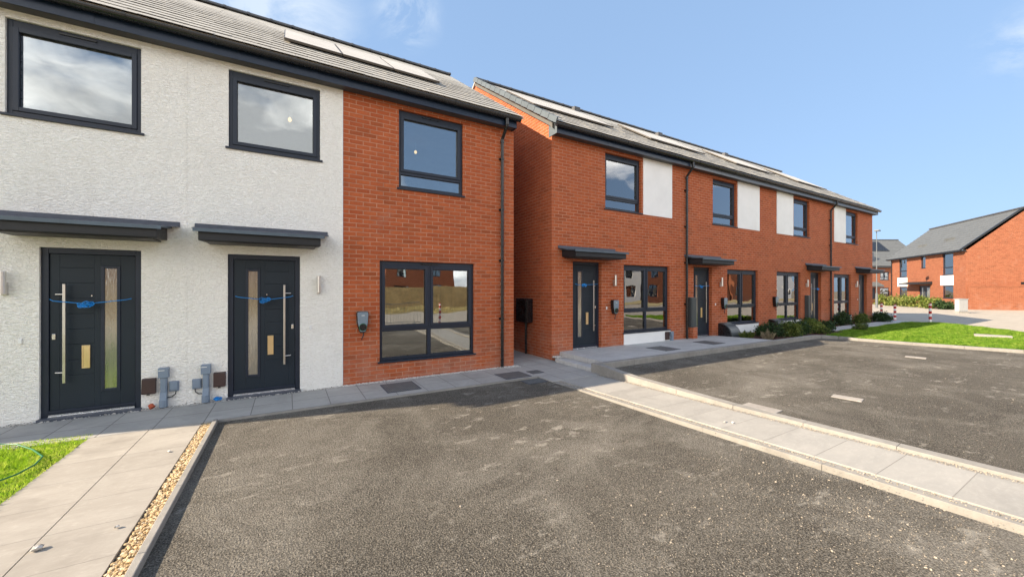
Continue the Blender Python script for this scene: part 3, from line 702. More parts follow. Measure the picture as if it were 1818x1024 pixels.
def canopy(root, xc, y, zt, half=.73):
    yb = y - .50
    p = [(y, zt - .26), (yb + .02, zt - .285), (yb, zt - .275), (yb, zt - .155), (y, zt - .10)]
    c = MB().prism(p, xc - half, xc + half).build('canopy', CANBOX, root, bevel=.004)
    MB().box(xc - half + .06, xc + half - .06, yb + .06, y - .02, zt - .292, zt - .276).build('canopy_soffit', SOFFIT, c)
    MB().prism([(y, zt - .095), (y, zt - .070), (yb - .045, zt - .128), (yb - .045, zt - .172), (yb - .035, zt - .172), (yb - .035, zt - .150)], xc - half - .05, xc + half + .05).build('canopy_sheet', CANTOP, c)
    MB().prism([(y - .012, zt), (y, zt + .004), (y, zt - .068), (yb + .28, zt - .095), (yb + .28, zt - .086), (y - .02, zt - .050)], xc - half - .115, xc + half + .135).build('flashing', LEAD, c)
    return c
def wall_light(root, x, y, z):
    l = MB().tube([(x, y - .075, z - .12), (x, y - .075, z + .145)], .032, 14).build('wall_light', STEEL, root, smooth=False)
    MB().box(x - .025, x + .025, y - .045, y - .001, z - .135, z + .02).build('light_bracket', STEEL, l, bevel=.004)
    return l
def bell(root, x, y, z):
    MB().box(x - .016, x + .016, y - .018, y - .001, z - .032, z + .032).build('doorbell', WHITEPL, root, bevel=.004)
def charger(root, x, y, z):
    pr = [(-.085, -.02), (-.095, .15), (-.08, .18), (.08, .18), (.095, .15), (.085, -.02), (.05, -.165), (.03, -.18), (-.03, -.18), (-.05, -.165)]
    c = MB().prism([(x + a * 1.02, z + b * 1.0) for a, b in pr], y - .10, y - .001, 'y').build('charger', BLACK, root, bevel=.008)
    MB().prism([(x + a * .93, z + b * .93 + .004) for a, b in pr], y - .118, y - .101, 'y').build('charger_face', CHSIL, c, bevel=.006)
    MB().tube([(x, y - .135, z - .085), (x, y - .1185, z - .085)], .056, 22).build('socket', BLACK, c)
    n_ = 22; mb = MB(); mb.tube([(x + .060 * math.cos(6.2832 * i / n_), y - .122, z - .085 + .060 * math.sin(6.2832 * i / n_)) for i in range(n_ + 1)], .0045, 6, cap=False); mb.build('socket_ring', GREENR, c)
    MB().tube([(x + .015, y - .06, z - .17), (x + .02, y - .06, z - .22), (x - .005, y - .07, z - .27), (x - .012, y - .07, z - .305)], .010, 8).build('cable', BLACK, c, smooth=True)
    MB().box(x - .022, x + .026, y - .1195, y - .1185, z + .108, z + .118).build('badge', WHITEPL, c)
def meter_set(root, x, y, z, s):
    """grey duct with junction box, and brown cover; s=+1 junction box to the right"""
    t = MB(); t.prism([(x - .036, y - .05), (x - .036, y - .001), (x + .036, y - .001), (x + .036, y - .05), (x + .022, y - .064), (x - .022, y - .064)], z + .20, z + .46, 'z')
    t.prism([(y - .001, z + .20), (y - .064, z + .20), (y - .10, z + .10), (y - .10, z), (y - .001, z)], x - .036, x + .036)
    t.tube([(x, y - .062, z), (x, y - .062, z + .10)], .047, 16)
    u = t.build('service_duct', GREYPL, root, bevel=.003)
    MB().box(x - .055, x + .055, y - .078, y - .001, z + .40, z + .535).build('duct_cap', GREYPL, u, bevel=.006)
    MB().box(x - .05, x + .015, y - .0795, y - .0785, z + .498, z + .506).build('duct_label', WHITEPL, u)
    jx = x + s * .105
    MB().box(jx - .052, jx + .052, y - .035, y - .001, z + .195, z + .335).build('junction_box', GREYPL, u, bevel=.008)
    MB().box(jx - .042, jx + .042, y - .050, y - .0355, z + .215, z + .328).build('junction_lid', GREYPL, u, bevel=.010)
    MB().tube([(jx + s * .02, y - .02, z + .195), (jx + s * .015, y - .025, z + .155), (jx - s * .02, y - .03, z + .125), (x + s * .035, y - .03, z + .118)], .007, 8).build('duct_cable', BLACK, u, smooth=True)
    bx = x - s * .155
    b = MB().prism([(y - .001, z + .195), (y - .055, z + .195), (y - .060, z + .21), (y - .045, z + .39), (y - .001, z + .405)], bx - .072, bx + .072).build('brown_cover', BROWNPL, root, bevel=.006)
    MB().box(bx - .015, bx + .015, y - .064, y - .050, z + .18, z + .194).build('cover_latch', BLACK, b)
def downpipe(root, x, y, ztop, zbot):
    yo = y - .26; p = MB()
    pts = [(x, yo, ztop), (x, yo, ztop - .10), (x, yo + .01, ztop - .14), (x, y - .075, ztop - .33), (x, y - .06, ztop - .37), (x, y - .06, zbot + .12), (x, y - .06, zbot + .0)]
    p.tube(pts[:5], .032, 12); p.tube(pts[4:], .032, 12)
    p.tube([(x, y - .06, ztop - .36), (x, y - .06, ztop - .42)], .039, 12); p.tube([(x, yo, ztop + .01), (x, yo, ztop - .12)], .038, 12)
    o = p.build('downpipe', BLACK, root, smooth=False)
    zz = ztop - .75
    while zz > zbot + .3:
        MB().box(x - .050, x + .050, y - .035, y - .001, zz - .02, zz + .02).tube([(x, y - .06, zz - .018), (x, y - .06, zz + .018)], .040, 12).build('pipe_clip', BLACK, o); zz -= 1.05 if zz > 1.3 else 1.2
    return o
SLOPE = .679; GA = .315
def roof(root, x0, x1, ye, ze, ridge_y, back_y, tile=None, ridge=True, seed=1, tw=.335, left_ext=0, right_ext=0):
    """stepped tile courses: each tile its own slab in one mesh"""
    rnd = random.Random(seed); mb = MB(); run = ridge_y - ye; nc = max(3, round(run * math.hypot(1, SLOPE) / GA)); dy = run / nc; th = .008
    nx_, nz_ = -SLOPE / math.hypot(1, SLOPE), 1 / math.hypot(1, SLOPE)
    for i in range(nc):
        y0 = ye + i * dy; y1 = min(y0 + dy * 1.12, ridge_y); z0 = ze + (y0 - ye) * SLOPE; z1 = ze + (y1 - ye) * SLOPE
        xs = [x0] + [v for v in [x0 + (i % 2) * tw / 2 + tw * k for k in range(0 if i % 2 else 1, int((x1 - x0) / tw) + 2)] if x0 + .06 < v < x1 - .06] + [x1]
        for a, b in zip(xs[:-1], xs[1:]):
            j = rnd.uniform(-.0025, .0025); lift = .012
            a2, b2 = a + .002, b - .002
            oy, oz = nx_ * th, nz_ * th
            mb.hexa([(a2, y0 + nx_ * (lift + j), z0 + nz_ * (lift + j)), (b2, y0 + nx_ * (lift + j), z0 + nz_ * (lift + j)), (b2, y1, z1), (a2, y1, z1),
                     (a2, y0 + nx_ * (lift + j + th), z0 + nz_ * (lift + j + th)), (b2, y0 + nx_ * (lift + j + th), z0 + nz_ * (lift + j + th)), (b2, y1 + oy, z1 + oz), (a2, y1 + oy, z1 + oz)])
    zr = ze + run * SLOPE; nt = len(mb.f) // 6
    # underlay deck and rear slope
    ze_b = zr - (back_y - ridge_y) * SLOPE
    mb.prism([(ye + .03, ze - .02), (ridge_y, zr - .03), (back_y, ze_b - .03), (back_y, ze_b + .03), (ridge_y, zr + .03), (ye + .03, ze + .012)], x0 + .004, x1 - .004)
    r = mb.build('roof', tile or TILE, root); r.data.materials.append(TSHADE)
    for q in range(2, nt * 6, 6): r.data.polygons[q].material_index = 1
    if ridge:
        rb = MB(); k = round((x1 - x0) / .45); st_ = (x1 - x0) / k
        for i in range(k):
            a, b = x0 + i * st_, x0 + (i + 1) * st_
            arc = [(ridge_y + .125 * math.cos(t), zr + .0 + .095 * math.sin(t)) for t in [math.pi * q / 8 for q in range(9)]]
            rb.prism(arc, a, b - .02)
            rb.prism([(ridge_y + 1.06 * (q[0] - ridge_y), zr + 1.10 * (q[1] - zr)) for q in arc], b - .05, b)
        rb.build('ridge', RIDGE, r)
    return r, zr
def solar_set(root, x0, n_, ye, ze, ya, L_=1.62, w_=.985):
    o = (0, -SLOPE / math.hypot(1, SLOPE), 1 / math.hypot(1, SLOPE)); cs, sn = 1 / math.hypot(1, SLOPE), SLOPE / math.hypot(1, SLOPE)
    zb = ze + (ya - ye) * SLOPE
    for i in range(n_):
        a, b = x0 + i * w_, x0 + (i + 1) * w_ - .012
        def P(x, t, h): return (x, ya + cs * t + o[1] * h, zb + sn * t + o[2] * h)
        fr = MB()
        fr.hexa([P(a, 0, .045), P(b, 0, .045), P(b, L_, .045), P(a, L_, .045), P(a, 0, .085), P(b, 0, .085), P(b, L_, .085), P(a, L_, .085)])
        f_ = fr.build('solar_panel', PVF, root, bevel=.003)
        MB().hexa([P(a + .016, .02, .0855), P(b - .016, .02, .0855), P(b - .016, L_ - .02, .0855), P(a + .016, L_ - .02, .0855), P(a + .016, .02, .0875), P(b - .016, .02, .0875), P(b - .016, L_ - .02, .0875), P(a + .016, L_ - .02, .0875)]).build('solar_cells', SOLARGLARE, f_)
def eaves(root, x0, x1, y, zs, fmat, endL=False, endR=False):
    """soffit, fascia, gutter; zs = soffit level"""
    MB().box(x0, x1, y - .19, y + .02, zs, zs + .012).build('soffit', SOFFIT, root)
    f = MB().box(x0, x1, y - .205, y - .190, zs - .015, zs + .20).build('fascia', fmat, root)
    xj = x0 + 1.6
    while xj < x1 - .3:
        MB().box(xj - .05, xj + .05, y - .209, y - .2055, zs - .016, zs + .19).build('fascia_joint', fmat, f); xj += 2.9
    gy, gz = y - .265, zs + .165; n_ = 10; out = [(gy + .058 * math.cos(t), gz + .068 * math.sin(t)) for t in [math.pi + math.pi * q / n_ for q in range(n_ + 1)]]
    inn = [(gy + .053 * math.cos(t), gz + .063 * math.sin(t)) for t in [math.pi + math.pi * q / n_ for q in range(n_ + 1)]]
    g = MB().prism(out + inn[::-1], x0 - (.06 if endL else 0), x1 + (.06 if endR else 0))
    gk = g; xb = x0 + .35
    while xb < x1:
        gk.prism([(gy + 1.12 * (p[0] - gy), gz + .004 + 1.12 * (p[1] - gz)) for p in out] , xb - .018, xb + .018); xb += .9
    go = g.build('gutter', BLACK, root)
    for cond, xe, s in ((endL, x0, -1), (endR, x1, 1)):
        if cond:
            MB().prism([(y - .208, zs - .018), (y - .208, zs + .20), (y + .10, zs + .40), (y + .10, zs - .018)], xe, xe + s * .012).build('eaves_box_end', fmat if s > 0 else VERGE, root)
            MB().prism([(gy + 1.0 * (p[0] - gy), gz + (p[1] - gz)) for p in out], xe + s * .06, xe + s * .066).build('gutter_stop', BLACK, go)
def verge(root, x, s, ye, ze, ridge_y, n_=15):
    """cloaked verge units up a gable; s=-1 left end"""
    mb = MB(); dy = (ridge_y - ye) / n_; h = math.hypot(1, SLOPE); nx_, nz_ = -SLOPE / h, 1 / h
    for i in range(n_):
        y0, y1 = ye + i * dy, ye + (i + 1) * dy + .012
        def P(xx, yy, off): z = ze + (yy - ye) * SLOPE; return (xx, yy + nx_ * off, z + nz_ * off)
        a, b = (x, x + s * .028) if s > 0 else (x + s * .028, x)
        up = .056; tilt = .012
        mb.hexa([P(a, y0, -.065 + tilt), P(b, y0, -.065 + tilt), P(b, y1, -.065), P(a, y1, -.065), P(a, y0, up + tilt), P(b, y0, up + tilt), P(b, y1, up), P(a, y1, up)])
        a, b = (x - .11, x) if s > 0 else (x, x + .11)
        mb.hexa([P(a, y0, .05 + tilt), P(b, y0, .05 + tilt), P(b, y1, .05), P(a, y1, .05), P(a, y0, up + tilt), P(b, y0, up + tilt), P(b, y1, up), P(a, y1, up)])
    o = mb.build('verge', VERGE, root)
    return o
def gable_wall(mb, x0, x1, y0, y1, z0, zs, ridge_y, zr):
    """end wall incl. triangle. x0..x1 thickness"""
    zb = zs
    mb.prism([(y0, z0), (y0, zr - .06 - (ridge_y - y0) * SLOPE), (ridge_y, zr - .06), (y1, zr - .06 - (y1 - ridge_y) * SLOPE), (y1, z0)], x0, x1); return mb
def interior(root, x0, x1, y, z0, zf1, zc1, zf2, zc2, depth=4.2):
    mb = MB()
    mb.box(x0, x1, y + depth, y + depth + .05, z0, zc2)
    mb.box(x0, x0 + .04, y + .10, y + depth, z0, zc2); mb.box(x1 - .04, x1, y + .10, y + depth, z0, zc2)
    mb.box(x0 + .04, x1 - .04, y + .10, y + depth, zc1, zf2 - .004); mb.box(x0 + .04, x1 - .04, y + .10, y + depth, zc2, zc2 + .05)
    i = mb.build('interior_walls', PLAST, root)
    MB().box(x0 + .04, x1 - .04, y + .1, y + depth, z0 - .02, z0).build('interior_floor', CARPET, i)
    MB().box(x0 + .04, x1 - .04, y + .1, y + depth, zf2 - .003, zf2).build('interior_floor', CARPET, i)
def lamp(root, x, y, z, zc):
    l = MB().tube([(x, y, z + .03), (x, y, zc)], .006, 6).build('ceiling_lamp', WHITEPL, root)
    bm_ = MB(); rr = .030
    bm_.tube([(x, y, z + .04 * math.cos(t)) for t in [math.pi * q / 8 for q in range(9)]], [max(.002, rr * math.sin(math.pi * q / 8)) for q in range(9)], 14)
    bm_.build('bulb', LAMPE, l, smooth=True)
def ribbon(x0, x1, xk, y, z, label, sag=.06, seed=1):
    r_ = empty('door_ribbon', (xk, y, z - .09), label, 'ribbon', 'ribbons tied across the new doors')
    def zz(x): t = (x - x0) / (x1 - x0); return z - sag * (1 - abs(x - xk) / max(xk - x0, x1 - xk))
    pts = [(x0 + .06, y + .03, z), (x0 + .10, y, zz(x0 + .10)), (xk, y - .02, z - sag)]; p2 = [(xk, y - .02, z - sag), (x1 - .10, y, zz(x1 - .1)), (x1 - .06, y + .03, z)]
    MB().tube(pts, .005, 6).tube(p2, .005, 6).build('string', RIBBON, r_)
    rnd = random.Random(seed); mb = MB()
    for k_ in range(14):
        a = rnd.uniform(0, 6.28); R_ = rnd.uniform(.016, .032); cx, cz = xk + rnd.uniform(-.055, .055), z - sag - .005 + rnd.uniform(-.022, .022); ti = rnd.uniform(-.8, .8)
        mb.tube([(cx + R_ * math.cos(a + t) * math.cos(ti), y - .03 + .022 * math.sin(t + a) * math.sin(ti) - .01 * rnd.random(), cz + R_ * .8 * math.sin(a + t)) for t in [6.2832 * q / 10 for q in range(11)]], .009, 5, cap=False, flat=.5)
    mb.build('bow', RIBBON, r_, smooth=True)
    return r_

def house_root(xb, yb, label, group):
    return empty('terraced_house', (round(xb / .225) * .225, yb, -1.65), label, 'house', group)

# ================================================================== row A: white and brick pair
YA, ZB = 7.0, -1.60
ZS = 3.335      # soffit level
YE, ZE = 6.72, 3.535; RYA = 11.0; BKA = 15.2
def rowA(x0, x1, rend, brk, winB, winR, gw, doorx, glass_left, label, ch=None, gableR=False, gableL=False, pipe=None):
    r_ = house_root(x0, YA, label, 'terraced houses of the near pair')
    U, D, Gw = winR, doorx, gw; Ub = winB
    opR = [(U[0], U[1], 2.07, 3.245), (D[0], D[1], ZB, .515)]
    opB = [(Ub[0], Ub[1], 1.80, 3.245), (Gw[0], Gw[1], -1.31, .50)]
    wall_front(MB(), rend[0], rend[1], -1.65, ZS + .01, opR, YA - .012, .112).build('render_wall', RENDER, r_)
    w_ = wall_front(MB(), brk[0], brk[1], -1.8, ZS + .01, opB, YA, .10)
    if gableR: gable_wall(w_, brk[1] - .1, brk[1], YA + .1005, BKA - .3, -1.8, ZS, RYA, ZE + (RYA - YE) * SLOPE)
    if gableL: gable_wall(w_, brk[0], brk[0] + .1, YA + .1005, BKA - .3, -1.8, ZS, RYA, ZE + (RYA - YE) * SLOPE)
    MB().box(x0 + .1, x1 - .1, BKA - .4, BKA - .3, -1.8, ZS - .1).build('rear_wall', BRICK, r_)
    w_.build('brick_wall', BRICK, r_)
    interior(r_, x0 + .11, x1 - .11, YA, -1.58, -1.58, .80, 1.05, 3.30)
    window(r_, U[0], U[1], 2.07, 3.245, YA - .012, 'single')
    window(r_, Ub[0], Ub[1], 1.80, 3.245, YA, 'drop', rec=.045)
    window(r_, Gw[0], Gw[1], -1.31, .50, YA, 'quad', rec=.045)
    door(r_, D[0], D[1], ZB, .515, YA - .012, glass_left)
    xc = (D[0] + D[1]) / 2
    canopy(r_, xc, YA - .012, .93)
    s_ = 1 if glass_left else -1
    wall_light(r_, xc + s_ * .735, YA, .06); bell(r_, xc + s_ * .615, YA - .012, -.63)
    meter_set(r_, (D[0] - .245) if glass_left else (D[1] + .24), YA - .012, -1.615, -1 if glass_left else 1)
    if ch: charger(r_, ch, YA, -.565)
    ov0, ov1 = (x0 - .10 if gableL else x0), (x1 + .10 if gableR else x1)
    roof(r_, ov0, ov1, YE, ZE, RYA, BKA, seed=int(x0 * 7) + 50)
    eaves(r_, x0 - (.04 if gableL else 0), x1 + (-.06 if gableR else 0), YA, ZS, FASCIA, gableL, gableR)
    if pipe: downpipe(r_, pipe, YA, ZS + .10, -1.64)
    return r_
XJ = -1.235
h1 = rowA(-6.61, XJ, (-3.265, XJ - .003), (-6.61, -3.266), (-5.46, -4.20), (-2.91, -1.71), (-5.69, -3.87), (-2.633, -1.708), False,
          'white roughcast house with grey door at far left, beside the second white front', ch=None, gableL=True)
h2 = rowA(XJ, 4.14, (XJ + .003, .795), (.796, 4.14), (1.73, 2.98), (-.756, .455), (1.396, 3.217), (-.766, .168), True,
          'house with half white roughcast and half red brick front at the alley', ch=1.10, gableR=True, pipe=3.83)
MB().box(XJ - .004, XJ + .004, YA - .016, YA - .0125, -1.6, ZS).build('render_bead', RENDER, h2)
MB().box(.790, .800, YA - .017, YA - .0125, -1.6, ZS).build('render_bead', WHITE, h2)
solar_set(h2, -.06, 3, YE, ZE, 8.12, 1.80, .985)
lamp(h2, .03, 8.2, 3.13, 3.30); lamp(h2, 2.47, 8.5, 3.06, 3.30)

# ================================================================== row B: long brick terrace
YB = 7.085; ZSB = 3.505; YEB, ZEB = 6.805, 3.705; RYB = 11.1; BKB = 15.3; ZD = -1.455
def rowB(x0, x1, dr, dgl, gw, uw, pan, label, canx=None, ch=None, gas=None, mb_=None, pipe=None, gableL=False, gableR=False, fm=None, kit=False, gb=True):
    r_ = house_root(x0, YB, label, 'terraced houses of the long brick row')
    ops = [(dr[0], dr[1], ZD, .655), (gw[0], gw[1], -1.165, .625), (uw[0], uw[1], 1.985, 3.425)]
    w_ = wall_front(MB(), x0, x1, -1.8, ZSB + .01, ops, YB, .12)
    zr = ZEB + (RYB - YEB) * SLOPE
    if gableL: gable_wall(w_, x0, x0 + .12, YB + .1205, BKB - .3, -1.8, ZSB, RYB, zr)
    if gableR: gable_wall(w_, x1 - .12, x1, YB + .1205, BKB - .3, -1.8, ZSB, RYB, zr)
    MB().box(x0 + .12, x1 - .12, BKB - .4, BKB - .3, -1.8, ZSB - .1).build('rear_wall', BRICK, r_)
    w_.build('brick_wall', BRICK, r_)
    interior(r_, x0 + .13, x1 - .13, YB + .02, -1.44, -1.44, .95, 1.2, 3.47)
    MB().box(pan[0], pan[1], YB - .016, YB - .001, 1.99, ZSB - .001).build('white_panel', WHITE, r_)
    MB().box(gw[0] - .0, gw[1] + .02, YB - .014, YB - .001, -1.47, -1.172).build('white_plinth', WHITE, r_)
    window(r_, gw[0], gw[1], -1.165, .625, YB, 'quad', rec=.075, blind=[(gw[0] + .08, gw[0] + .30), (gw[1] - .34, gw[1] - .08)] if dgl != 3 else None)
    window(r_, uw[0], uw[1], 1.985, 3.425, YB, 'drop', rec=.075)
    door(r_, dr[0], dr[1], ZD, .655, YB, dgl in (True,), rec=.10)
    xc = (dr[0] + dr[1]) / 2; canopy(r_, canx if canx else xc, YB, 1.00, .78)
    right = gw[0] > dr[0]
    s_ = 1 if right else -1
    wall_light(r_, xc + s_ * .86, YB, .20); bell(r_, xc + s_ * .62, YB, -.48)
    if ch: charger(r_, ch, YB, -.46)
    if gas is not None:
        n_ = 10; prof = [(YB - .001, -1.52), (YB - .001, -1.08)] + [(YB - .001 - .42 * math.sin(t), -1.52 + .44 * (math.cos(t)) ** .8) for t in [math.pi / 2 * q / n_ for q in range(1, n_ + 1)]]
        g_ = MB().prism(prof, gas, gas + .52).build('gas_meter_box', BLACK, r_, bevel=.006)
        MB().prism([(YB - .02, -1.075), (YB - .02, -1.065)] + [(YB - .001 - .432 * math.sin(t), -1.508 + .445 * math.cos(t) ** .8) for t in [math.pi / 2 * q / n_ for q in range(1, n_ + 1)]], gas + .02, gas + .50).build('box_lid', DARKBOX, g_, bevel=.004)
    if mb_:
        m_ = MB().box(mb_[0], mb_[1], YB - .13, YB - .001, -1.12, -.25).build('electric_meter_box', DARKBOX, r_, bevel=.01)
        MB().box(mb_[0] + .02, mb_[1] - .02, YB - .14, YB - .1305, -1.10, -.27).build('box_door', DARKBOX, m_, bevel=.006)
        if mb_[2] == 'brick': MB().box(mb_[0] + .05, mb_[1], YB - .15, YB - .001, -1.47, -1.121).build('brick_pier', BRICK, r_)
        else: MB().tube([((mb_[0] + mb_[1]) / 2, YB - .09, -1.12), ((mb_[0] + mb_[1]) / 2, YB - .09, -1.5)], .02, 8).build('box_conduit', BLACK, m_)
    if kit:
        MB().box(gw[1] - .22, gw[1] - .06, YB - .05, YB - .0145, -1.42, -1.20).build('brown_cover', BROWNPL, r_, bevel=.005)
        MB().prism([(gw[1] - .06, -1.20), (gw[1] + .07, -1.20), (gw[1] + .06, -1.38), (gw[1] + .05, -1.48), (gw[1] - .03, -1.48), (gw[1] - .0, -1.36)], YB - .09, YB - .0145, 'y').build('service_duct', GREYPL, r_, bevel=.005)
    ax = xc + s_ * 1.12; MB().box(ax - .105, ax + .105, YB - .004, YB - .0005, 1.06, 1.125).build('air_brick', CLAY if False else BRICKFAR, r_)
    ov0, ov1 = (x0 - .06 if gableL else x0), (x1 + .10 if gableR else x1)
    roof(r_, ov0, ov1, YEB, ZEB, RYB, BKB, seed=int(x0 * 9))
    eaves(r_, x0 + (.0 if gableL else 0), x1 - (0 if gableR else 0), YB, ZSB, fm or FASCIA, gableL, gableR)
    if gableL:
        verge(r_, x0 - .085, -1, YEB - .04, ZEB, RYB)
        MB().prism([(YEB + .16, ZEB + .02), (RYB, zr - .085), (RYB, zr - .175), (YEB + .25, ZEB - .01), (YEB + .16, ZEB - .09)], x0 - .075, x0 - .001).build('undercloak', UNDER, r_)
    if pipe: downpipe(r_, pipe, YB, ZSB + .10, -1.46)
    return r_, zr
b1, zrB = rowB(5.20, 9.93, (5.815, 6.727), True, (7.495, 9.31), (6.85, 8.155), (8.22, 9.40),
          'end brick house of the long row, nearest the alley, above the steps', ch=7.12, gableL=True, pipe=10.0, kit=True, fm=FASCIA)
b2, _ = rowB(9.93, 14.65, (10.40, 11.31), True, (12.12, 13.95), (11.35, 12.65), (12.70, 14.03),
          'brick house second along the long row, with meter box by its door', ch=11.86, gas=11.62, mb_=(10.11, 10.36, 'brick'), fm=FASCIALIT)
b3, _ = rowB(14.65, 19.38, (17.79, 18.72), False, (15.20, 16.99), (16.44, 17.71), (15.19, 16.39),
          'brick house third along the long row, bushes under its window', ch=15.0, gas=14.62, mb_=(17.30, 17.46, 'post'), pipe=19.47, fm=FASCIALIT)
b4, _ = rowB(19.38, 24.10, (22.50, 23.42), False, (19.91, 21.64), (21.09, 22.37), (19.91, 21.06),
          'brick house at the far end of the long row, next to the road', gableR=True, fm=FASCIALIT)
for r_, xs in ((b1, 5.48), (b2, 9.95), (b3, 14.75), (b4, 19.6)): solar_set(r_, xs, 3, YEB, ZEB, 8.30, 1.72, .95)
# roof terminals
for r_, xt in ((b1, 8.9), (b2, 13.4), (b3, 18.2)):
    MB().box(xt, xt + .26, RYB - .36, RYB - .20, zrB - .24, zrB - .05).build('ridge_vent', RIDGE, r_)
# meter cabinet on the alley wall
al = MB().box(5.02, 5.199, 7.86, 8.38, -.83, -.24).build('meter_cabinet', BLACK, org=(5.15, 8.1, -.83), bevel=.012)
tag(al, 'black meter cabinet fixed on the alley side wall of the brick row', 'meter box')
MB().box(5.005, 5.019, 7.89, 8.35, -.80, -.27).build('cabinet_door', BLACK, al, bevel=.004)
MB().tube([(5.16, 8.12, -.83), (5.16, 8.12, -1.64)], .03, 10).build('cabinet_conduit', BLACK, al)

# ribbons across the doors
ribbon(-2.60, -1.74, -2.20, YA - .06, -.13, 'blue ribbon tied across the near left white house door', seed=2)
ribbon(-.73, .13, -.29, YA - .06, -.11, 'blue ribbon tied across the door of the white and brick house', seed=5)
ribbon(5.85, 6.69, 6.13, YB + .0, .12, 'blue ribbon tied across the first brick row door above the steps', sag=.03, seed=8)
ribbon(10.43, 11.27, 10.72, YB + .0, .10, 'blue ribbon across the second brick row door behind the meter box', sag=.03, seed=9)
ribbon(17.83, 18.68, 18.35, YB + .0, .02, 'blue ribbon across the third brick row door past the bushes', sag=.03, seed=11)
# scraps at the wall foot
mb = MB(); rnd = random.Random(3)
for k_ in range(7):
    a = rnd.uniform(0, 6.28); cx, cz = -.90 + rnd.uniform(-.04, .05), -1.60 + rnd.uniform(0, .025)
    mb.tube([(cx + .022 * math.cos(a + t), 6.93 + .02 * math.sin(t * 1.3), cz + .014 * math.sin(a + t)) for t in [6.2832 * q / 8 for q in range(9)]], .008, 5, cap=False)
tag(mb.build('ribbon_scrap', RIBBON, org=(-.9, 6.93, -1.62)), 'crumpled scrap of blue ribbon on path by grey service duct', 'ribbon scrap')
o = MB().tube([(-1.60, 6.92, -1.56), (-1.57, 6.90, -1.60)], [.028, .034], 10).build('terracotta_cap', CLAY, org=(-1.6, 6.92, -1.62)); tag(o, 'small terracotta pipe cap at foot of white wall by the left service duct', 'pipe cap')

# ------------------------------------------------------------------ planting
def bush(name, x, y, z, rx, ry, h, n, ls, mat, label, group, cat='shrub', upright=False, stems=7):
    r_ = empty(name, (x, y, z), label, cat, group)
    sm = MB(); rnd = random.Random(int(x * 31 + y * 7))
    for i in range(stems):
        a = rnd.uniform(0, 6.28); q = rnd.uniform(.3, .8)
        sm.tube([(x, y, z), (x + rx * q * .5 * math.cos(a), y + ry * q * .5 * math.sin(a), z + h * .45), (x + rx * q * math.cos(a), y + ry * q * math.sin(a), z + h * rnd.uniform(.75, .98))], [.012, .008, .003], 5)
    sm.build('stem', BARK, r_)
    # leaf clusters spread through an uneven volume
    nc = max(8, n // 45); ca = rng.uniform(0, 6.283, nc); cr = rng.uniform(0, 1, nc) ** .5; cz = rng.uniform(.15, 1, nc)
    prof = np.sqrt(np.clip(1 - (cz - .35) ** 2 / .75, .05, 1))
    cx, cy, czz = rx * cr * np.cos(ca) * prof, ry * cr * np.sin(ca) * prof, h * cz * rng.uniform(.8, 1.08, nc)
    i = rng.integers(0, nc, n); sig = min(rx, h) * .16
    px, py, pz = cx[i] + rng.normal(0, sig, n), cy[i] + rng.normal(0, sig, n), np.abs(czz[i] + rng.normal(0, sig, n))
    d = rng.normal(0, 1, (n, 3)); d[:, 2] += .5; d /= np.linalg.norm(d, axis=1)[:, None]
    if upright: d[:, 2] = np.abs(d[:, 2]) + 1.5; d /= np.linalg.norm(d, axis=1)[:, None]
    e = np.cross(d, rng.normal(0, 1, (n, 3))); e /= np.linalg.norm(e, axis=1)[:, None]
    s_ = ls * rng.uniform(.6, 1.3, n)[:, None]; P0 = np.c_[px, py, pz]
    v = np.stack([P0, P0 + d * s_ * .5 + e * s_ * .28, P0 + d * s_, P0 + d * s_ * .5 - e * s_ * .28], 1).reshape(-1, 3)
    f = np.arange(n * 4).reshape(-1, 4)
    arrmesh('foliage', v, f, mat, None, r_)
    return r_
def tuft(x, y, z, r, h, n, mat, label, group):
    r_ = empty('grass_tuft', (x, y, z), label, 'ornamental grass', group)
    a = rng.uniform(0, 6.283, n); q = rng.uniform(.1, 1, n); hh = h * rng.uniform(.5, 1, n)
    b0 = np.c_[.55 * r * q * np.cos(a), .55 * r * q * np.sin(a), np.zeros(n)]; t = np.c_[r * q ** 1.8 * np.cos(a), r * q ** 1.8 * np.sin(a), hh * (1.15 - .4 * q)]; m_ = (b0 + t) / 2 + np.c_[np.zeros(n), np.zeros(n), hh * .15]
    w_ = np.c_[-np.sin(a), np.cos(a), np.zeros(n)] * .004
    v = np.stack([b0 - w_, b0 + w_, m_ + w_, t, m_ - w_], 1).reshape(-1, 3); f = np.arange(n * 5).reshape(-1, 5)
    arrmesh('blade', v, f, mat, None, r_)
GB = 'shrubs in the beds before the long brick row'
tuft(11.95, 6.45, -1.5, .20, .26, 500, LEAFM, 'small green grass tuft beside curved gas box, left end of bed', GB)
tuft(12.35, 6.5, -1.5, .16, .22, 400, LEAFM, 'low green tuft under the white plinth, second from bed left end', GB)
tuft(12.25, 5.95, -1.5, .22, .34, 220, STRAW, 'dry straw coloured grass clump at front left of the bed', GB)
bush('shrub', 13.05, 6.3, -1.5, .40, .34, .34, 2400, .060, LEAFD, 'dark rounded shrub directly behind and right of the straw clump', GB)
bush('shrub', 13.85, 6.1, -1.5, .38, .32, .36, 2400, .060, LEAFM, 'mid green shrub between dark shrub and second curved gas box', GB)
bush('shrub', 14.65, 6.2, -1.5, .40, .32, .36, 2600, .060, LEAFD, 'dark shrub before the second curved gas box', GB)
bush('shrub', 15.55, 6.15, -1.5, .38, .30, .37, 2400, .060, LEAFY, 'yellow green shrub under the third ground floor window', GB)
bush('shrub', 16.30, 6.05, -1.5, .36, .28, .32, 1800, .060, LEAFD, 'dark low shrub left of the post mounted meter box', GB)
bush('shrub', 15.4, 5.80, -1.5, .22, .18, .22, 900, .05, LEAFM, 'low sprig at the inner kerb corner by the lawn tip', GB)
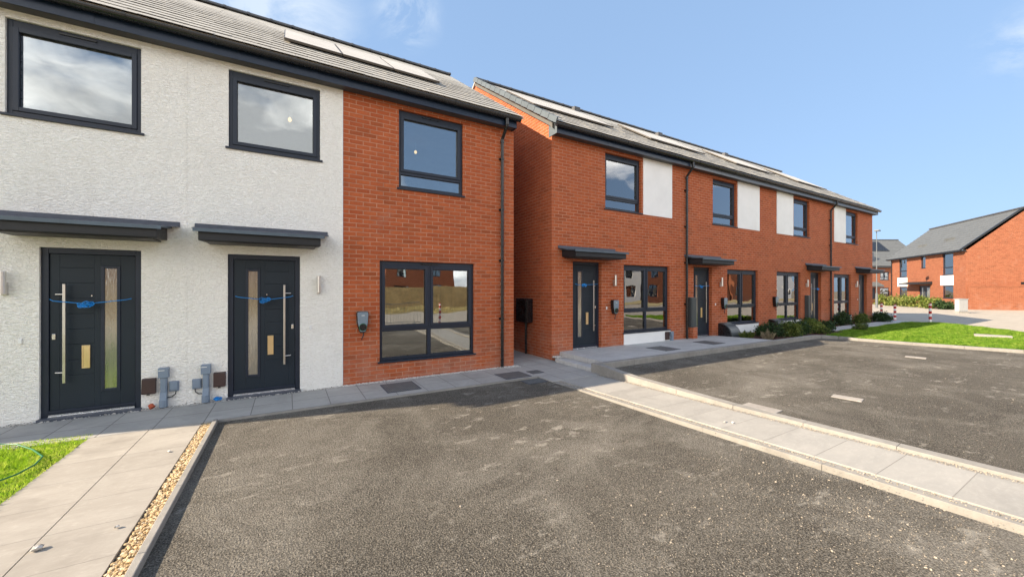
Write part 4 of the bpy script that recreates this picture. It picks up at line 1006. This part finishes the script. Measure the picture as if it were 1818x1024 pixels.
bush('shrub', 17.15, 6.85, -1.5, .28, .18, .34, 1200, .06, LEAFD, 'small dark shrub at the third brick row door, left side', GB)
bush('shrub', 19.95, 6.80, -1.5, .42, .20, .44, 2300, .07, LEAFD, 'tall dark shrub before the last window plinth past the pipe', GB)
bush('shrub', 21.9, 6.78, -1.5, .40, .20, .30, 1800, .07, LEAFM, 'greyish shrub left of the last brick row door', GB)
bush('shrub', 23.55, 6.60, -1.5, .46, .30, .36, 2300, .07, LEAFD, 'dark shrub at the far end corner of the brick row', GB)
bush('shrub', 18.3, 5.72, -1.54, .34, .2, .22, 1100, .05, LEAFM, 'low green shrub at lawn edge by the strip path', GB)

# ------------------------------------------------------------------ distance: detached brick house
CA = R(-143.36)
CL, CH_, CZ = 12.0, 3.27, -1.85
hc = empty('detached_house', (58.56, 15.62, CZ), 'detached orange brick house with grey tiled roof across the road at right', 'house', None, CA)
def Zc(z): return z - CZ
ops = [(1.65, 3.18, Zc(1.21), Zc(3.21)), (5.62, 6.42, Zc(1.99), Zc(3.19)), (8.97, 10.44, Zc(1.22), Zc(3.21)),
       (1.68, 3.2, Zc(-1.24), Zc(.22)), (8.97, 10.44, Zc(-.85), Zc(.29)), (5.36, 7.14, Zc(-1.85) + .1, Zc(.30))]
w_ = wall_front(MB(), 0, CL, -.3, Zc(CH_), ops, 0, .12)
HW = 3.35; PR = (6.32 - 3.30) / HW
for xx in (0, CL - .12): w_.prism([(.1205, -.3), (.1205, Zc(CH_)), (HW, Zc(CH_) + HW * PR - .05), (2 * HW, Zc(CH_)), (2 * HW, -.3)], xx, xx + .12)
w_.box(.12, CL - .12, 2 * HW - .1, 2 * HW, -.3, Zc(CH_)); w_.build('brick_wall', BRICKFAR, hc)
MB().box(.13, CL - .13, 3.3, 3.35, 0, Zc(CH_)).box(.13, CL - .13, .12, 3.3, 2.5, 2.8).box(.13, CL - .13, .12, 3.3, Zc(CH_) - .05, Zc(CH_)).build('interior_walls', PLAST, hc)
def roof2(root, x0, x1, y0, z0, run, pr, n_, mat, rid=True):
    mb = MB(); dy = run / n_
    for i in range(n_):
        a, b = y0 + i * dy, y0 + (i + 1.04) * dy; za, zb = z0 + i * dy * pr, z0 + (i + 1.04) * dy * pr
        mb.hexa([(x0, a, za + .03), (x1, a, za + .03), (x1, b, zb), (x0, b, zb), (x0, a, za + .075), (x1, a, za + .075), (x1, b, zb + .03), (x0, b, zb + .03)])
    mb.prism([(y0 + run, z0 + run * pr - .05), (y0 + 2 * run, z0 - .05), (y0 + 2 * run, z0 + .05), (y0 + run, z0 + run * pr + .06)], x0, x1)
    o = mb.build('roof', mat, root)
    MB().box(x0, x1, y0 + run - .13, y0 + run + .13, z0 + run * pr - .0, z0 + run * pr + .11).build('ridge', RIDGE, o)
    return o
rf = roof2(hc, -.15, CL + .12, -.32, Zc(CH_) - .02, HW + .32, (PR * HW + .0) / (HW + .1), 13, TILEFAR)
PRR = (PR * HW) / (HW + .1)
MB().box(-.12, CL + .1, -.30, -.02, Zc(CH_) - .14, Zc(CH_) - .03).box(-.12, CL + .12, -.42, -.31, Zc(CH_) - .10, Zc(CH_) + .0).build('fascia', BLACK, hc)
MB().prism([(-.38, Zc(CH_) - .10), (HW, Zc(CH_) + (HW + .32) * PRR - .02), (2 * HW + .35, Zc(CH_) - .12), (2 * HW + .35, Zc(CH_) - .02 + .09), (HW, Zc(CH_) + (HW + .32) * PRR + .12), (-.38, Zc(CH_) + .06)], CL + .001, CL + .14).build('bargeboard', BLACK, hc)
for xx, zz in ((7.2, 1.2), (7.9, 1.2), (3.4, 1.0), (4.1, 1.0)):
    yy = zz; MB().box(xx, xx + .35, yy - .25, yy, Zc(CH_) + (yy + .05) * PRR, Zc(CH_) + (yy + .3) * PRR + .10).build('roof_vent', TILEFAR, rf)
window(hc, 1.65, 3.18, Zc(1.21), Zc(3.21), 0, 'drop', .06, bev=0, blind=[(1.8, 2.3)]); window(hc, 5.62, 6.42, Zc(1.99), Zc(3.19), 0, 'fixed', .06, bev=0); window(hc, 8.97, 10.44, Zc(1.22), Zc(3.21), 0, 'drop', .06, bev=0)
window(hc, 1.68, 3.2, Zc(-1.24), Zc(.22), 0, 'drop', .06, bev=0, blind=[(1.8, 2.3)]); window(hc, 8.97, 10.44, Zc(-.85), Zc(.29), 0, 'fixed', .06, bev=0, blind=[(9.1, 9.5)])
MB().box(1.38, 3.28, -.02, -.001, Zc(.24), Zc(1.18)).build('white_panel', WHITE, hc); MB().box(8.70, 10.50, -.02, -.001, Zc(.31), Zc(1.19)).build('white_panel', WHITE, hc)
dm = MB().box(5.36, 7.14, .06, .12, .1, Zc(.30)).build('door', FRAME, hc)
MB().box(5.75, 5.95, .045, .0595, .4, 1.95).box(6.55, 7.0, .045, .0595, .4, 1.95).build('glass', OBSC, dm); MB().box(6.2, 6.24, .0, .05, .7, 1.6).build('handle', STEEL, dm)
MB().prism([(0, Zc(.45)), (0, Zc(.70)), (-.95, Zc(.58)), (-.95, Zc(.45))], 3.9, 7.5).build('canopy', CANBOX, hc)
MB().tube([(.25, -.06, .1), (.25, -.06, Zc(CH_) - .15)], .04, 8).build('downpipe', BLACK, hc)
MB().box(CL + .001, CL + .03, 3.2, 3.9, Zc(.36), Zc(.55)).build('gable_sign_board', BLACK, hc)
# garden wall continuing the gable line
gwm = MB().box(0, .22, 0, 16, 0, 1.98).box(-.03, .25, -.0, 16, 1.985, 2.05)
gw_ = gwm.build('garden_wall', BRICKFAR); gw_.location = (48.90, 8.44, -1.85); gw_.rotation_euler.z = CA
e_ = Vector((-.802, -.597)); n2_ = Vector((.597, -.802))
gw_.location = (48.92 + e_.x * .06 + n2_.x * .1, 8.45 + e_.y * .06 + n2_.y * .1, -1.85)
tag(gw_, 'tall orange brick garden wall in front of the detached house gable', 'wall')

# taller house beyond with dormer
hd = empty('tall_house', (69.6, 23.4, -1.95), 'three storey brick house with dormer and dark solar panels far behind', 'house', None, R(-30.35))
DZ = 1.95 + 3.25
ops = [(1.0, 2.1, 3.0, 4.1), (5.0, 6.3, 3.2, 4.4), (1.0, 2.0, .9, 2.0), (3.1, 4.3, .1, 2.1), (5.0, 6.3, .9, 2.1)]
w_ = wall_front(MB(), -6, 12, -.3, DZ, ops, 0, .12)
for xx in (-6, 11.88): w_.prism([(.1205, -.3), (.1205, DZ), (4.6, DZ + 4.2), (9.2, DZ), (9.2, -.3)], xx, xx + .12)
w_.build('brick_wall', BRICKFAR, hd)
MB().box(-5.8, 11.8, 3, 3.05, 0, DZ).build('interior_walls', PLAST, hd)
rd = roof2(hd, -6.2, 12.2, -.35, DZ, 4.95, .88, 18, TILEFAR)
MB().box(-6.1, 12.1, -.45, -.02, DZ - .22, DZ - .01).build('fascia', BLACK, hd)
window(hd, 1.0, 2.1, 3.0, 4.1, 0, 'quad', .06, bev=0); window(hd, 5.0, 6.3, 3.2, 4.4, 0, 'quad', .06, bev=0); window(hd, 1.0, 2.0, .9, 2.0, 0, 'fixed', .06, bev=0); window(hd, 5.0, 6.3, .9, 2.1, 0, 'fixed', .06, bev=0)
MB().box(3.1, 4.3, .06, .12, .1, 2.1).build('door', FRAME, hd)
MB().prism([(0, 2.25), (0, 2.95), (-1.0, 2.45), (-1.0, 2.25)], -.3, 4.6).build('canopy', TILEFAR, hd)
for a, b in ((-3.0, 3.5), (5.2, 8.6)):
    def P(x, t, h): return (x, -.35 + t, DZ + t * .88 + h)
    MB().hexa([P(a, 2.6, .10), P(b, 2.6, .10), P(b, 4.4, .10), P(a, 4.4, .10), P(a, 2.6, .17), P(b, 2.6, .17), P(b, 4.4, .17), P(a, 4.4, .17)]).build('solar_panel', BLACK, rd)
do = MB().prism([(.35, DZ + .62), (.35, DZ + 2.0), (1.9, DZ + 2.1), (1.9, DZ + 1.9)], 1.6, 4.4).build('dormer', LEAD, hd)
MB().box(2.3, 3.8, .30, .345, DZ + .85, DZ + 1.8).build('dormer_window', WHITEPL, do); MB().box(2.5, 3.6, .28, .299, DZ + .95, DZ + 1.7).build('pane', GLASS, do)

# street lamp
sl_ = empty('street_lamp', (45.9, 13.2, -1.72), 'thin grey street lamp beside the end wall of the brick row', 'street lamp')
MB().tube([(45.9, 13.2, -1.72), (45.9, 13.2, -.4)], .09, 10).tube([(45.9, 13.2, -.4), (45.9, 13.2, 5.2)], [.045, .028], 8).build('pole', POLE, sl_)
MB().box(45.55, 46.05, 12.95, 13.30, 5.18, 5.28).build('lamp_head', POLE, sl_, bevel=.02)
cb = empty('utility_cabinet', (41.3, 7.35, -1.72), 'pale grey street cabinet before the brick garden wall', 'cabinet', None, R(-37)); 
MB().box(-.31, .31, -.17, .17, 0, .10).build('plinth', KERB, cb); MB().box(-.29, .29, -.15, .15, .10, .98).build('body', CABINET, cb, bevel=.02)
MB().box(-.27, -.005, -.165, -.151, .15, .92).build('cabinet_door', CABINET, cb, bevel=.004); MB().box(.005, .27, -.165, -.151, .15, .92).build('cabinet_door', CABINET, cb, bevel=.004)
MB().prism([(-.32, .98), (.32, .98), (.32, 1.01), (0, 1.03), (-.32, 1.01)], -.18, .18, 'y').build('cabinet_top', CABINET, cb)
def bollard(x, y, z, h, label):
    r_ = empty('marker_post', (x, y, z), label, 'post', 'red and white marker posts')
    MB().tube([(x, y, z), (x, y, z + h)], .05, 12).build('post', WHITEPL, r_)
    for k_ in range(4): MB().tube([(x, y, z + h * (.06 + .25 * k_)), (x, y, z + h * (.18 + .25 * k_))], .0535, 12).build('red_band', REDM, r_)
    MB().tube([(x, y, z + h), (x, y, z + h + .02), (x, y, z + h + .05)], [.055, .05, .02], 12).build('cap', REDM, r_)
bollard(25.6, 5.5, -1.72, 1.02, 'red and white striped post at the far lawn edge, nearest of three')
bollard(26.4, 6.9, -1.72, .90, 'red and white striped post between the other two near the brick row end')
bollard(27.8, 7.8, -1.72, .90, 'red and white striped post closest to the brick row end wall')
GH = 'hedge shrubs before the far houses'
for i, (t, off, rx, h, mt, lab) in enumerate(((12.7, 1.6, 1.1, 1.0, LEAFD, 'low dark shrub beside the pale street cabinet'), (11.3, 1.7, .9, 1.35, LEAFY, 'upright yellow green bush under the large right window of far house'),
        (9.6, 1.7, 1.0, 1.5, LEAFY, 'loose russet and green bush right of the far house door'), (7.6, 1.8, 1.4, 1.45, LEAFY, 'big rounded light green bush before the far house door'),
        (5.4, 1.8, 1.4, 1.5, LEAFY, 'light green hedge bush left of the far house door'), (3.3, 1.9, 1.3, 1.4, LEAFY, 'light green hedge bush beneath far house left window'),
        (.6, 1.5, .9, .8, LEAFR, 'russet low shrub at the left corner of the far house'), (-2.2, 2.2, 1.6, 1.5, LEAFY, 'big light green bush nearest the street lamp'))):
    p = Vector((58.56, 15.62)) + e_ * t - n2_ * (-off) * -1
    bush('hedge_shrub', p.x, p.y, -1.75, rx * .66, .6, h * .62, 1300, .17, mt, lab, GH, stems=9)

# ------------------------------------------------------------------ the street behind the camera (seen in the windows)
struct(sheet([(-60, -13.0), (75, -13.0), (75, -17.9), (-60, -17.9)], -1.66, .4), 'grass_verge', LAWNB2)
blades('dry_grass', [(-6, -17.8), (26, -17.8), (26, -13.1), (-6, -13.1)], 26000, -1.67, .22, .05, DRYG)
fe = empty('board_fence', (6, -18, -1.7), 'long brown close board timber fence seen mirrored in the windows', 'fence')
mb = MB(); rnd = random.Random(4); x = -22
while x < 19:
    mb.box(x, x + .145, -18.0 - .01 * rnd.random(), -17.96 - .01 * rnd.random(), -1.65, .15 + rnd.uniform(-.012, .012)); x += .150
mb.box(-22, 19, -18.06, -18.02, -1.3, -1.2).box(-22, 19, -18.06, -18.02, -.1, 0); mb.build('boards', WOODF, fe)
for i in range(14): MB().box(-22 + i * 3.1, -21.9 + i * 3.1, -18.12, -18.02, -1.7, .2).build('fence_post', WOODF, fe)
def back_house(x0, w_, y, label, eave, white=False, ang=0., pitch=.8, big=False):
    r_ = empty('street_house', (x0, y, -1.7), label, 'house', 'brick houses behind the fence, seen mirrored', ang or 1e-9)
    r_.rotation_euler.z = ang
    H = eave + 1.7; cols = [w_ * .22, w_ * .72]; ops = []
    for c_ in cols: ops += [(c_ - .55, c_ + .55, 3.1, 4.5), (c_ - .7, c_ + .7, .7, 2.1)]
    if big: ops += [(c_ - .55, c_ + .55, 5.6, 6.9) for c_ in cols]
    # facade faces +Y: build with y from 0 (front) to -8
    def flip(m): m.v = [(v[0], -v[1], v[2]) for v in m.v]; return m
    flip(wall_front(MB(), 0, w_, -.3, H, ops, 0, .12)).build('brick_wall', WHITE if white else BRICKFAR, r_)
    g_ = MB()
    for xx in (0, w_ - .12): g_.prism([(-.1205, -.3), (-.1205, H), (-4, H + 4 * pitch), (-8, H), (-8, -.3)], xx, xx + .12)
    g_.build('gable_wall', BRICKFAR, r_)
    rr = MB().prism([(.35, H - .05), (-4, H + 4.3 * pitch), (-8.35, H - .05), (-8.35, H + .05), (-4, H + 4.4 * pitch + .02), (.35, H + .08)], -.15, w_ + .15).build('roof', TILEFAR, r_)
    for a, b, c_, d_ in ops:
        f_ = MB(); ring(f_, a, b, c_, d_, .06, .06, .06, .06, -.11, -.06); f_.box((a + b) / 2 - .03, (a + b) / 2 + .03, -.11, -.06, c_ + .06, d_ - .06)
        wn = f_.build('window', FRAME, r_); MB().box(a + .05, b - .05, -.095, -.09, c_ + .05, d_ - .05).build('pane', GLASS, wn)
        MB().box(a, b, -1.2, -1.15, c_ - .1, d_ + .1).build('curtain', CURTAIN, wn)
    return r_
back_house(-17, 8.0, -34, 'orange brick house behind the left end of the fence', 5.6, big=True)
back_house(-8.6, 8.2, -33, 'orange brick house behind the fence, middle left', 5.6, big=True)
back_house(.2, 9.0, -33, 'orange brick house behind middle of the fence', 5.8, big=True)
back_house(9.8, 8.6, -32, 'orange brick house behind the right part of the fence', 5.8, big=True)
back_house(21.5, 7.0, -20, 'orange brick house right of the fence end', 3.3)
back_house(32.0, 7.6, -20, 'white fronted house second right of the fence end', 3.3, white=True)
back_house(39.9, 9.0, -20, 'orange brick house directly beside the white fronted one', 3.3)
back_house(51.0, 8.0, -20, 'orange brick house, second past the white fronted one', 3.3)
back_house(60.0, 10.0, -20, 'orange brick house, third past the white fronted one', 3.3)
back_house(71.5, 8.0, -20, 'white fronted house farthest right across the street', 3.3, white=True)
def barrier(x, y, label):
    r_ = empty('street_barrier', (x, y, -1.72), label, 'barrier', 'metal barriers on the street')
    f_ = MB()
    f_.tube([(x, y, -1.60), (x, y, -.70), (x + 2.2, y, -.70), (x + 2.2, y, -1.60), (x, y, -1.60)], .018, 6)
    for k_ in range(1, 14): f_.tube([(x + k_ * .157, y, -1.6), (x + k_ * .157, y, -.70)], .007, 5)
    f_.build('frame', POLE, r_)
    for xx in (x + .3, x + 1.9): MB().box(xx - .02, xx + .02, y - .25, y + .25, -1.72, -1.68).tube([(xx, y, -1.70), (xx, y, -1.58)], .015, 6).build('foot', POLE, r_)
barrier(1.2, -4.6, 'grey mesh crowd barrier on the street, left one'); barrier(3.5, -4.4, 'grey mesh crowd barrier on the street, right one')
bollard(6.0, -4.0, -1.72, 1.0, 'striped post on the street right of the crowd barriers'); bollard(6.5, -4.1, -1.72, 1.0, 'striped post on the street, rightmost by the barriers'); bollard(3.45, -3.9, -1.72, 1.0, 'striped post standing between the two crowd barriers')
